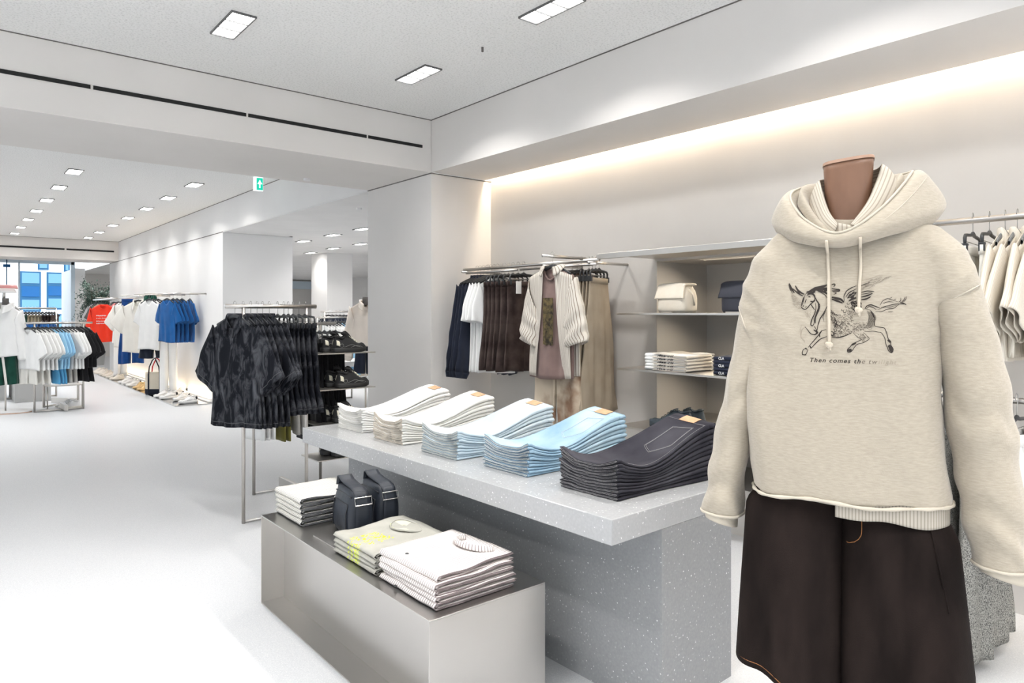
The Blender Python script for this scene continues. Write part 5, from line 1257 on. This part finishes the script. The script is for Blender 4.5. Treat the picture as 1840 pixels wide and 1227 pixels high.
for k, px in enumerate((268, 276, 284)):
    far_shirt('white' if k < 2 else 'light', px, -PI/2+.45, 'white T-shirt beside the royal blue ones, %s from left' % ['first', 'second', 'third'][k], Y=13.4, group='white T-shirts beside the blue ones')
far_shirt('off', 249, -.75, 'large off-white polo shirt facing out on the far wall rack', X=2.90).scale = (1.05, 1, 1.26)
far_shirt('off', 228, -.9, 'off-white shirt left of the facing polo shirt, behind the blue trousers')
far_shirt('white', 220, -1.0, 'white T-shirt between the coral top and the blue trousers')
far_shirt('pinkp', 213, -1.0, 'coral pink top on the far wall rack')
far_shirt('grey', 205, -1.1, 'dark grey mottled T-shirt right of the red sweatshirt')
far_shirt('khaki', 182, -1.0, 'khaki T-shirt left of the red sweatshirt')
far_shirt('grey', 177, -1.0, 'charcoal T-shirt at the far end of the far wall rack')
far_shirt('light', 172, -1.0, 'light grey T-shirt, leftmost on the far wall rack')
rs = shirt('sweatshirt', 'red', .28, .27, .68, .60, 14, (.14, .09), .07, 208, .012, None, .09, 'bright red sweatshirt with white lettering facing out on the far wall rack', 'sweatshirt', cuff=True, ribs='red', drop=.08)
ys_ = G(190, 2.95); rs.location = (2.80, G(186, 2.80), FZ-.13); rs.rotation_euler = (0, 0, -.62); rs.scale = (.95, 1, 1.22)
lt_ = MB()
for i, (n_, z_) in enumerate(((13, -.21), (7, -.26), (10, -.31), (12, -.35))):
    for j in range(n_): lt_.box(-.11+.22*(j+.15)/n_*1.0, -.11+.22*(j+.15)/n_+.010, -.100, -.097, z_-R.uniform(.006, .012), z_+R.uniform(.006, .012))
lt_.build('lettering', 'ink_pale', rs)
bp = pants('trousers', 'cobalt', .20, 1.05, .24, .02, .3, .06, 209, .014, 'cobalt blue trousers beside the off-white polo on the far wall rack', 'trousers'); bp.location = (2.95, G(236, 2.95), FZ-.05); bp.rotation_euler = (0, 0, -.8); bp.scale = (1, 1, 1.22)
np_ = pants('shorts', 'navy', .22, .45, .26, .02, .2, .06, 210, .012, 'navy shorts under the white T-shirts on the far wall rack', 'shorts'); np_.location = (2.95, G(278, 2.95), 1.13); np_.rotation_euler = (0, 0, -.7)
wp = pants('trousers', 'white_c', .14, 1.25, .14, .004, .3, .05, 211, .010, 'long white trousers left of the royal blue T-shirts', 'trousers'); wp.location = (3.1, G(303, 3.1), 1.33); wp.rotation_euler = (0, 0, -.5)
c_ = copy_tree(wp, (3.1, G(217, 3.1), 1.33), -.5, 'long white trousers between the red sweatshirt and the blue trousers')
gt = shirt('jumper', 'dgreen', .12, .10, .28, 0, 20, (.1, .1), .06, 212, .01, None, .05, 'small dark green knit hanging at the shoulder of the off-white polo', 'knitwear', drop=.04); gt.location = (2.90, G(270, 2.9), FZ+.02); gt.rotation_euler = (0, 0, -.75)
# tote bag
tt = empty('tote_bag', (2.98, G(280, 2.98), .62), -.7, 'natural canvas tote bag with navy base and red and navy handles', 'bag')
M['canvas'] = cloth('natural canvas', (.66, .60, .50), .04); M['red_web'] = plain('red webbing', (.55, .02, .03), .8)
rbox(MB(), .11, .36, .40, 1.0, nz=8, na=28).build('body', 'canvas', tt, True)
rbox(MB(), .114, .366, .13, 1.0, nz=4, na=28).build('base_panel', 'navy', tt, True)
for y_, mt in ((-.06, 'navy'), (.05, 'red_web')): MB().tube([(-.10, y_, .36), (-.085, y_, .50), (-.03, y_, .62), (.0, y_*.3, .66), (.03, y_, .62), (.085, y_, .50), (.10, y_, .36)], .010, 6).build('handle', mt, tt, True)
MB().tube([(-.10, -.060, .02), (-.10, -.060, .38)], .012, 6).tube([(.10, -.060, .02), (.10, -.060, .38)], .012, 6).build('strap', 'navy', tt, True)
tt.location.z = .019
# shoes on the plinth
ws = shoe('trainer', 'shoe_white', 'shoe_white', 'shoe_white', 'ink', None, 'white trainers on the far plinth', .30, 1.2); cs = shoe('trainer', 'shoe_cream', 'shoe_cream', 'shoe_cream', None, None, 'cream trainers on the far plinth', .30, 1.1)
gs = shoe('sandal', 'gold', 'gold', 'gold', None, None, 'gold sandals on the far plinth', .27, .8, cat='shoe')
lst = [(326, 719, ws), (338, 724, ws), (315, 714, ws), (322, 708, ws), (292, 713, ws), (303, 716, ws), (258, 707, gs), (250, 703, gs), (232, 699, ws), (240, 702, ws), (226, 694, ws), (203, 688, cs), (210, 690, cs), (196, 684, cs), (190, 681, cs), (182, 680, cs), (176, 678, cs)]
seen = set()
wd_ = {'ws': 'white trainer', 'cs': 'cream trainer', 'gs': 'gold sandal'}
pos = ['at the right end, near one', 'at the right end, rightmost', 'in the right group, left one', 'in the right group, rear one', 'right of the tote bag, left one', 'right of the tote bag, right one', 'left of the tote bag, right one', 'left of the tote bag, left one',
       'in the middle group, front left', 'in the middle group, front right', 'in the middle group, rear', 'in the left groups, third from left', 'in the left groups, rightmost', 'in the left groups, second pair right', 'in the left groups, second pair left', 'at the far left end, right one', 'at the far left end, left one']
for (px, py, pr), wz in zip(lst, pos):
    p = atZ(px, py, .02); p.x = min(max(p.x, 2.98), 3.30)
    d_ = ray(px, py); p.y = p.x/d_.x*d_.y
    o = pr if pr.name not in seen else copy_tree(pr); seen.add(pr.name)
    o.location = (p.x, p.y, .019); o.rotation_euler = (0, 0, math.radians(200+R.uniform(-12, 12)))
    nme = 'white trainer' if pr is ws else 'cream trainer' if pr is cs else 'gold sandal'
    tag(o, '%s on the far plinth, %s' % (nme, wz), 'shoe')

# ------------------------------------------------------------------ far left: racks in front of the windows
def stand(name, pts_px, zr, label, rail_ext=.1, nrail=1):
    a, b = pts_px; t = empty(name, ((a.x+b.x)/2, (a.y+b.y)/2, 0), math.atan2(b.y-a.y, b.x-a.x), label, 'clothes rack'); L_ = (Vector((b.x-a.x, b.y-a.y, 0))).length/2
    MB().tube([(-L_-rail_ext, 0, zr), (L_+rail_ext, 0, zr)], .016, 10).build('rail', 'tube', t, True)
    for s_ in (-1, 1): MB().tube([(s_*L_, 0, 0), (s_*L_, 0, zr)], .014, 10).build('post', 'tube', t, True)
    MB().tube([(-L_, 0, .014), (L_, 0, .014)], .012, 8).build('floor_bar', 'tube', t, True)
    MB().box(L_*.1, L_*.1+.05, -.22, .22, .015, .10).build('base_weight', 'shelf_metal', t, bevel=.003)
    return t, L_
A_, B_ = atZ(62, 741, 0), atZ(150, 734, 0)
st, SLn = stand('clothes_rack', (A_, B_), 1.33, 'steel clothes rack at the left with white, light blue and black T-shirts', .12)
rzs = st.rotation_euler[2]
def on_stand(px, off=0):
    d_ = ray(px, 585); n_ = Vector((-math.sin(rzs), math.cos(rzs))); c_ = Vector(st.location[:2]) + n_*off; t_ = c_.dot(n_)/Vector((d_.x, d_.y)).dot(n_); return d_.x*t_, d_.y*t_
sp = {k: shirt('tshirt', k, .25, .27, .62, .26, 26, (.13, .13), .018, 220+i, .008, None, .08, drop=.08) for i, k in enumerate(('white_c', 'skyblue', 'greylight', 'black_c'))}
sp2 = {k: pants('shorts', m_, .17, .46, .2, .01, .2, .018, 230+i, .008) for i, (k, m_) in enumerate((('white_c', 'offwhite'), ('skyblue', 'skyblue2'), ('greylight', 'grey_c'), ('black_c', 'black_c')))}
row = [('white_c', 50), ('white_c', 60), ('white_c', 68), ('white_c', 76), ('white_c', 83), ('skyblue', 92), ('skyblue', 98), ('skyblue', 104), ('greylight', 111), ('white_c', 118), ('white_c', 124), ('white_c', 130), ('black_c', 138), ('black_c', 145), ('black_c', 152)]
nmz = {'white_c': 'white', 'skyblue': 'light blue', 'greylight': 'pale grey', 'black_c': 'black'}; oz = ['first', 'second', 'third', 'fourth', 'fifth', 'sixth', 'seventh', 'eighth']; cc = {}
for k, px in row:
    x, y = on_stand(px); i = cc.get(k, 0); cc[k] = i+1
    put_shirt([sp[k]], 0, arm_f, x, y, 1.346, rzs-PI/2+.45, '%s T-shirt on the left rack, %s of its colour from left' % (nmz[k], oz[i]), 'T-shirt', '%s T-shirts on the left rack' % nmz[k], 'hanger with the %s %s T-shirt of the left rack' % (oz[i], nmz[k]), 'hangers on the left rack')
cc = {}
for k, px in [('white_c', 50), ('white_c', 62), ('white_c', 74), ('skyblue', 90), ('skyblue', 97), ('skyblue', 102), ('greylight', 112), ('greylight', 121), ('black_c', 142), ('black_c', 151)]:
    x, y = on_stand(px); i = cc.get(k, 0); cc[k] = i+1; o = sp2[k] if i == 0 else copy_tree(sp2[k])
    o.location = (x+.01, y+.02, .88); o.rotation_euler = (0, 0, rzs-PI/2+.45)
    tag(o, '%s shorts below the T-shirts of the left rack, %s of its colour' % (nmz[k] if k != 'skyblue' else 'mid blue', oz[i]), 'shorts', '%s shorts on the left rack' % nmz[k])
# second frame of that rack behind, with a low shelf
A2, B2 = atZ(40, 743, 0), atZ(95.5, 731, 0)
st2, _ = stand('clothes_rack', (atZ(78, 732, 0), atZ(140, 722, 0)), 1.22, 'second steel frame behind the left rack, holding royal blue pieces', .25)
rb = shirt('vest', 'royal', .16, .16, .32, 0, 20, (.1, .1), .04, 240, .012, None, .07, drop=.05)
for i, px in enumerate((42, 47, 52, 60, 66, 70, 84, 90)):
    p = atY(px, 583, A_.y+.75); o = rb if i == 0 else copy_tree(rb); o.location = (p.x, p.y, 1.33); o.rotation_euler = (0, 0, .9)
    tag(o, 'royal blue vest above the white T-shirts of the left rack, %s from the left' % oz[i], 'vest', 'royal blue vests on the left')
sb = empty('shoe_bench', (atZ(118, 734, 0).x, atZ(118, 734, 0).y+.25, 0), rzs, 'small low steel stand under the left rack, holding white slippers', 'stand')
MB().box(-.24, .24, -.15, .15, .34, .352).build('top_panel', 'shelf_metal', sb)
for sx in (-.23, .23):
    for sy in (-.14, .14): MB().tube([(sx, sy, 0), (sx, sy, .34)], .009, 6).build('leg', 'tube', sb, True)
sl_ = shoe('slipper', 'shoe_white', 'shoe_cream', 'ink', None, 'white slipper lying on the floor under the left rack, front one', None, .30, .7)
q = atZ(126, 733, 0); sl_.location = (q.x, q.y+.05, .001); sl_.rotation_euler = (0, 0, rzs+PI)
copy_tree(sl_, (q.x-.02, q.y+.24, .001), rzs+PI, 'white slipper under the left rack, behind the front one')
# grey display blocks
def block(px0, px1, pyb, pyt, label, dp=.8):
    a = atZ(px0, pyb, 0); b = atZ(px1, pyb-2, 0); t_ = a.y; z = atY(px0, pyt, a.y).z
    o = MB().box(0, max(.3, (b.x-a.x)), 0, dp, 0, z).build('display_block', M['block'], None, bevel=.004); o.location = (a.x, a.y, 0); return tag(o, label, 'display block')
M['block'] = plain('pale grey lacquer', (.45, .45, .44), .5)
block(26, 95, 724, 655, 'pale grey display block behind the left clothes rack', 1.2)
block(-30, 8, 722, 671, 'pale grey display block at the left edge of the photo', 1.0)
# dressed form at the left edge, standing on an oval plate
mx_ = atZ(10, 742, 0)
lm = empty('mannequin', (mx_.x, mx_.y, 0), -.5, 'headless white torso on an oval wooden plinth at the left edge', 'mannequin')
MB().tube([(0, 0, .03), (0, 0, .9)], .012, 10).build('pole', 'tube', lm, True)
mb = MB(); mb.grid(lambda u, v: (.34*math.cos(2*PI*u), .22*math.sin(2*PI*u), .035*v), 36, 1, closeu=True); mb.cap([36+i for i in range(36)]); mb.build('plinth', 'pole_white', lm)
mb = MB(); mb.grid(lambda u, v: (.342*math.cos(2*PI*u), .222*math.sin(2*PI*u), .008+.010*v), 36, 1, closeu=True).build('plinth_edge', 'leather', lm)
mb = MB(); ringloft(mb, [(0.9, -.12, .12, .08, 0), (1.3, -.14, .14, .10, 0), (1.6, -.05, .05, .05, 0)], lin(.9, 1.6, 8), 20, lambda t, z: interp(t, z)); mb.build('torso', 'pole_white', lm, True)
MB().tube([(0, 0, 1.58), (0, 0, 1.70)], .045, 14).build('neck', 'charcoal', lm, True)
wh = shirt('hoodie', 'white_c', .20, .24, .78, .62, 8, (.13, .08), .13, 250, .014, 'white_c', .09, 'long white hoodie on the torso at the left edge', 'hoodie', drop=.10); wh.location = (mx_.x, mx_.y, 1.62); wh.rotation_euler = (0, 0, -.5)
gp2 = pants('trousers', 'dgreen', .14, .50, .15, .01, .12, .08, 251, .010, 'dark green trousers with cream side stripe on the torso at the left edge', 'trousers'); gp2.location = (mx_.x, mx_.y, .92); gp2.rotation_euler = (0, 0, -.5)
MB().grid(lambda u, v: (-.012+.035*u+.05*v, -.098-.008*math.sin(u*9), -.05-.45*v), 3, 10).build('side_stripe', 'offwhite', gp2, True, solid=.002)
ht = empty('bucket_hat', (mx_.x-.02, mx_.y, 1.78), 0, 'cream bucket hat with red and pink striped band at the left edge', 'hat')
M['hat_band'] = striped('striped ribbon', (.62, .10, .12), (.75, .60, .55), .018, .5, axis='V')
MB().grid(lambda u, v: ((.16-.06*v)*math.cos(2*PI*u), (.16-.06*v)*math.sin(2*PI*u), .0+.11*v), 28, 3, closeu=True).build('brim', 'white_c', ht, True, solid=.004)
MB().grid(lambda u, v: ((.172-.015*v)*math.cos(2*PI*u), (.172-.015*v)*math.sin(2*PI*u), .06+.055*v), 28, 3, lambda u, v: (u, v*.055), closeu=True).build('band', 'hat_band', ht, True, solid=.004)
MB().tube([(0, 0, -.10), (0, 0, .1)], .02, 8).build('hat_stand', 'tube', ht, True)
# rear rail with khaki and brown shorts
A3 = atY(-40, 552, 14.6); B3 = atY(101, 552, 14.6)
st3, L3 = stand('clothes_rack', (Vector((A3.x, 14.6, 0)), Vector((B3.x, 14.6, 0))), 1.56, 'steel clothes rack near the windows with brown and khaki shorts', .0)
sk_ = {k: pants('shorts', k, .17, .42, .2, .01, .2, .018, 260+i, .007) for i, k in enumerate(('khaki', 'brown', 'dgreen'))}; cc = {}
for k, px in [('khaki', 4), ('dgreen', 10), ('khaki', 28), ('dgreen', 34), ('khaki', 40), ('khaki', 46), ('dgreen', 52), ('khaki', 58), ('khaki', 64), ('khaki', 70), ('khaki', 76), ('brown', 83), ('brown', 88), ('brown', 93), ('brown', 98)]:
    p = atY(px, 560, 14.6); i = cc.get(k, 0); cc[k] = i+1; o = sk_[k] if i == 0 else copy_tree(sk_[k]); o.location = (p.x, p.y, 1.44); o.rotation_euler = (0, 0, 1.1)
    tag(o, '%s shorts on the rack before the windows, %s of its colour' % ({'khaki': 'khaki', 'brown': 'dark brown', 'dgreen': 'dark green'}[k], (oz+['ninth', 'tenth'])[i]), 'shorts', '%s shorts on the window rack' % k)
    h = copy_tree(arm_f); h.location = (p.x, p.y, 1.572); h.rotation_euler = (0, 0, 1.1); tag(h, 'hanger of the %s %s shorts on the window rack' % ((oz+['ninth', 'tenth'])[i], k), 'hanger', 'hangers on the window rack')

# ------------------------------------------------------------------ window front and the street facade beyond it
WY = 23.6
def glass(name):
    m, nt, b, N, L = nm(name); b.inputs['Base Color'].default_value = (.93, .97, 1, 1); b.inputs['Roughness'].default_value = .02
    b.inputs['Transmission Weight'].default_value = 1; b.inputs['IOR'].default_value = 1.02; return m
M['glass'] = glass('shop glass')
M['win_frame'] = plain('pale blue grey frame', (.62, .72, .80), .4)
fr_ = struct('window_1', MB().box(-6, 3.03, WY, WY+.08, 0, .08).box(-6, 3.03, WY, WY+.08, 2.86, 2.95).box(2.95, 3.05, WY, WY+.10, 0, 2.95).box(1.70, 1.74, WY, WY+.08, 0, 2.9).box(-.2, -.12, WY, WY+.08, 0, 2.9), 'win_frame')
for a, b in ((-6, -.2), (-.12, 1.70), (1.74, 2.95)): MB().box(a, b, WY+.03, WY+.04, .08, 2.86).build('pane', 'glass', fr_)
struct('wall_window_return', MB().box(3.05, 3.3, WY, 26.5, 0, SOF), 'wall_white')
struct('wall_window_lintel', MB().box(-12, XC, 20.66, WY+.2, 2.95, 3.05), 'wall_white')
w2 = struct('window_2', MB().box(8.2, 8.3, 26.38, 26.48, 0, 2.7).box(11.6, 11.7, 26.38, 26.48, 0, 2.7).box(9.9, 9.95, 26.38, 26.48, 0, 2.7).box(8.2, 11.7, 26.38, 26.48, .0, .3).box(8.2, 11.7, 26.38, 26.48, 2.4, 2.7), 'win_frame')
M['facade'] = plain('sunlit white render', (.86, .90, .93), .9)
M['fac_glass'] = plain('blue window glass across the street', (.008, .09, .26), .15)
M['fac_glass2'] = plain('pale blue blind', (.12, .27, .42), .4)
M['fac_frame'] = plain('teal blue frame', (.01, .09, .20), .4)
fc = empty('street_building', (2, 34, 0), 0, 'white building across the street with blue windows, seen through the glass', 'building')
MB().box(-14, 8, 0, .6, -1, 9).build('wall', 'facade', fc)
def fwin(px0, px1, py0, py1, rows=2):
    a = atY(px0, py1, 33.9); b = atY(px1, py0, 33.9); x0, x1, z0, z1 = a.x-2, b.x-2, a.z, b.z; t_ = .06
    f_ = MB().box(x0, x1, -.06, 0, z0, z1).build('window', 'fac_frame', fc)
    for i in range(rows):
        c, d_ = z0+(z1-z0)*i/rows, z0+(z1-z0)*(i+1)/rows; MB().box(x0+t_, x1-t_, -.09, -.06, c+t_, d_-t_).build('pane', 'fac_glass' if i % 2 else 'fac_glass2', f_)
fwin(36, 74, 488, 560, 3); fwin(84, 121, 490, 556, 3); fwin(68, 88, 470, 484, 1); fwin(115, 126, 470, 488, 1); fwin(97, 131, 564, 590, 1); fwin(-40, -8, 488, 560, 2); fwin(36, 74, 568, 600, 1)
fc2 = empty('street_building', (14, 38, 0), 0, 'blue grey building seen between the far block and the far column', 'building')
MB().box(-4, 8, 0, .5, -1, 9).build('wall', 'facade', fc2)
for i in range(4):
    f_ = MB().box(-3.4+2.6*i, -2+2.6*i, -.08, 0, .4, 2.6).build('window', 'fac_frame', fc2); MB().box(-3.3+2.6*i, -2.1+2.6*i, -.1, -.08, .5, 2.5).build('pane', 'fac_glass2', f_)
tag(MB().box(-14, 22, 26.7, 44, -.15, -.05).build('pavement', 'facade'), kind='structure')
# hanging street sign rod seen through the glass
sg_ = empty('hanging_sign', (atY(12, 480, 23.4).x, 23.4, 0), 0, 'small dark hanging rod with bracket in front of the left window', 'sign')
MB().tube([(0, 0, 2.05), (0, 0, 2.95)], .015, 6).build('rod', 'fac_frame', sg_, True); MB().box(-.08, .08, -.03, .03, 2.72, 2.80).build('bracket', 'fac_glass', sg_)

# ------------------------------------------------------------------ olive tree at the end of the room
pl_ = empty('potted_tree', (3.42, 22.4, 0), 0, 'tall grey green olive-like tree in front of the far grey wall', 'tree')
M['leaf'] = mottled('grey green leaves', (.020, .055, .040), (.07, .13, .10), 6, .6, 0, 0); M['bark'] = plain('bark', (.10, .075, .055), .9)
MB().tube([(0, 0, .35), (.02, 0, .9), (-.02, .02, 1.4), (.0, 0, 2.1)], [.03, .026, .02, .008], 8).build('trunk', 'bark', pl_, True)
mb = MB(); mb.grid(lambda u, v: ((.17+.05*v)*math.cos(2*PI*u), (.17+.05*v)*math.sin(2*PI*u), .38*v), 24, 2, closeu=True); mb.cap([48+i for i in range(24)]); mb.build('pot', 'block', pl_)
lf = MB(); rdl = random.Random(9); br = MB()
for i in range(80):
    a = rdl.uniform(0, 2*PI); z0 = rdl.uniform(1.0, 1.9); r_ = rdl.uniform(.22, .50)*(1.1-.4*abs(z0-1.5)); e = Vector((r_*math.cos(a), r_*math.sin(a), z0+rdl.uniform(.15, .55))); s0 = Vector((0, 0, z0-.15)); br.tube([s0, s0.lerp(e, .5)+Vector((0, 0, .05)), e], [.008, .005, .002], 5)
    for k in range(60):
        p = s0.lerp(e, rdl.uniform(.3, 1.08))+Vector((rdl.gauss(0, .05), rdl.gauss(0, .05), rdl.gauss(0, .06))); d_ = Vector((rdl.uniform(-1, 1), rdl.uniform(-1, 1), rdl.uniform(-.6, 1))).normalized(); q_ = d_.cross(Vector((rdl.uniform(-1, 1), rdl.uniform(-1, 1), rdl.uniform(-1, 1)))).normalized(); l_ = rdl.uniform(.05, .09)
        b = len(lf.v)
        for w_ in (p, p+d_*l_*.5+q_*l_*.16, p+d_*l_, p+d_*l_*.5-q_*l_*.16): lf.vert(w_)
        lf.f.append((b, b+1, b+2, b+3))
br.build('branches', 'bark', pl_, True); lf.build('foliage', 'leaf', pl_)

# ------------------------------------------------------------------ behind the arcade: racks, dressed form, exit sign
def rackY(px0, px1, Y, zr, label):
    a, b = atY(px0, 560, Y), atY(px1, 560, Y); return stand('clothes_rack', (Vector((a.x, Y, 0)), Vector((b.x, Y, 0))), zr, label, .08)
rackY(570, 632, 11.0, 1.40, 'steel clothes rack behind the arcade with white, light blue and beige shirts')
fs = {k: shirt('shirt', m_, .24, .25, .92 if k != 'dark' else .6, .50, 8, (.11, .08), .014, 270+i, .006, None, .07, drop=.09) for i, (k, m_) in enumerate((('white', 'white_c'), ('blue', 'skyblue'), ('beige', 'sand'), ('dark', 'navy')))}
cc = {}
for k, px in [('white', 572), ('white', 578), ('white', 584), ('white', 590), ('white', 596), ('white', 602), ('blue', 608), ('blue', 614), ('blue', 620), ('blue', 626), ('beige', 631), ('beige', 636), ('beige', 641)]:
    p = atY(px, 575, 11.0); i = cc.get(k, 0); cc[k] = i+1
    put_shirt([fs[k]], 0, arm_f, p.x, p.y, 1.412, -PI/2+.5, '%s shirt on the rack behind the arcade, %s of its colour from the left' % ({'white': 'white', 'blue': 'light blue', 'beige': 'beige'}[k], oz[i]), 'shirt', '%s shirts on the rack behind the arcade' % k, 'hanger of the %s %s shirt behind the arcade' % (oz[i], k), 'hangers behind the arcade')
rackY(583, 630, 13.0, 1.50, 'rear steel clothes rack behind the arcade with dark shirts')
for i, px in enumerate((590, 597, 604, 611, 618, 625)):
    p = atY(px, 565, 13.0); put_shirt([fs['dark']], 0, arm_f, p.x, p.y, 1.512, -PI/2+.6, 'dark navy shirt on the rear rack behind the arcade, %s from the left' % oz[i], 'shirt', 'dark shirts on the rear rack', 'hanger of the %s navy shirt on the rear rack' % oz[i], 'hangers on the rear rack')
M['jacket'] = cloth('pale cream cotton', (.78, .70, .62), .03)
bm = atY(657, 560, 9.3)
m2 = empty('mannequin', (bm.x, 9.3, 0), -.45, 'torso form in a cream jacket and navy trousers behind the near column', 'mannequin')
MB().tube([(0, 0, .0), (0, 0, 1.62)], .014, 8).build('pole', 'tube', m2, True); MB().tube([(0, 0, 1.60), (0, 0, 1.72)], .05, 14).build('neck', 'charcoal', m2, True)
MB().tube([(0, 0, 0), (0, 0, .012)], .18, 28).build('base_plate', 'tube', m2)
jk = shirt('jacket', 'jacket', .22, .25, .66, .62, 8, (.14, .09), .12, 280, .014, 'jacket', .08, 'cream jacket on the torso form behind the near column', 'jacket', drop=.09, cuff=True); jk.location = (bm.x, 9.3, 1.66); jk.rotation_euler = (0, 0, -.45)
nt_ = pants('trousers', 'navy', .15, .50, .17, .01, .25, .09, 281, .01, 'navy trousers below the cream jacket, behind the near column', 'trousers'); nt_.location = (bm.x, 9.3, 1.08); nt_.rotation_euler = (0, 0, -.45)
to = MB().box(-.6, .7, -.1, .6, .66, .74).build('top_panel', 'pole_white', None)
tt2 = empty('display_table', (bm.x, 9.75, 0), 0, 'white display table behind the near column', 'table'); to.parent = tt2
for sx in (-.55, .65):
    for sy in (-.05, .55): MB().box(sx-.02, sx+.02, sy-.02, sy+.02, 0, .66).build('leg', 'pole_white', tt2)
ex = empty('exit_sign', (3.17, 8.95, CEIL-.095), math.radians(-18), 'small green and white emergency exit sign hanging from the far ceiling', 'sign')
M['sign_green'] = emit('green sign', (.0, .42, .28), .55); M['sign_white'] = emit('sign white', (.85, .95, .92), .6)
MB().box(-.06, .06, -.02, .02, -.085, .085).build('housing', 'sign_white', ex, bevel=.003)
MB().box(-.02, .058, -.0215, -.020, -.078, .078).build('green_face', 'sign_green', ex)
MB().prism([(.02, .055), (-.008, .0), (.012, .0), (.012, -.05), (.028, -.05), (.028, .0), (.048, .0)], 0, .001, Matrix.Translation((0, -.0215, 0)) @ Matrix.Rotation(PI/2, 4, 'X')).build('arrow', 'sign_white', ex)
for px, py in ((552, 321), (645, 372)):
    p = atZ(px, py, SOF); mb = MB(); mb.grid(lambda u, v: (.035*math.cos(2*PI*u), .035*math.sin(2*PI*u), -.02*v), 20, 1, closeu=True); mb.cap([20+i for i in range(20)]); o = mb.build('smoke_detector', 'pole_white'); o.location = (p.x, p.y, SOF if py < 330 else SOF-.012)
    tag(o, 'small round smoke detector on the %s' % ('underside of the near beam' if py < 330 else 'soffit beside the near column'), 'smoke detector')
p = atZ(867, 85, CEIL); o = MB().tube([(0, 0, 0), (0, 0, -.03)], .008, 10).build('sprinkler', 'charcoal', None, True); o.location = p; tag(o, 'tiny sprinkler head on the near ceiling', 'sprinkler')

bpy.data.scenes.remove(_TS)
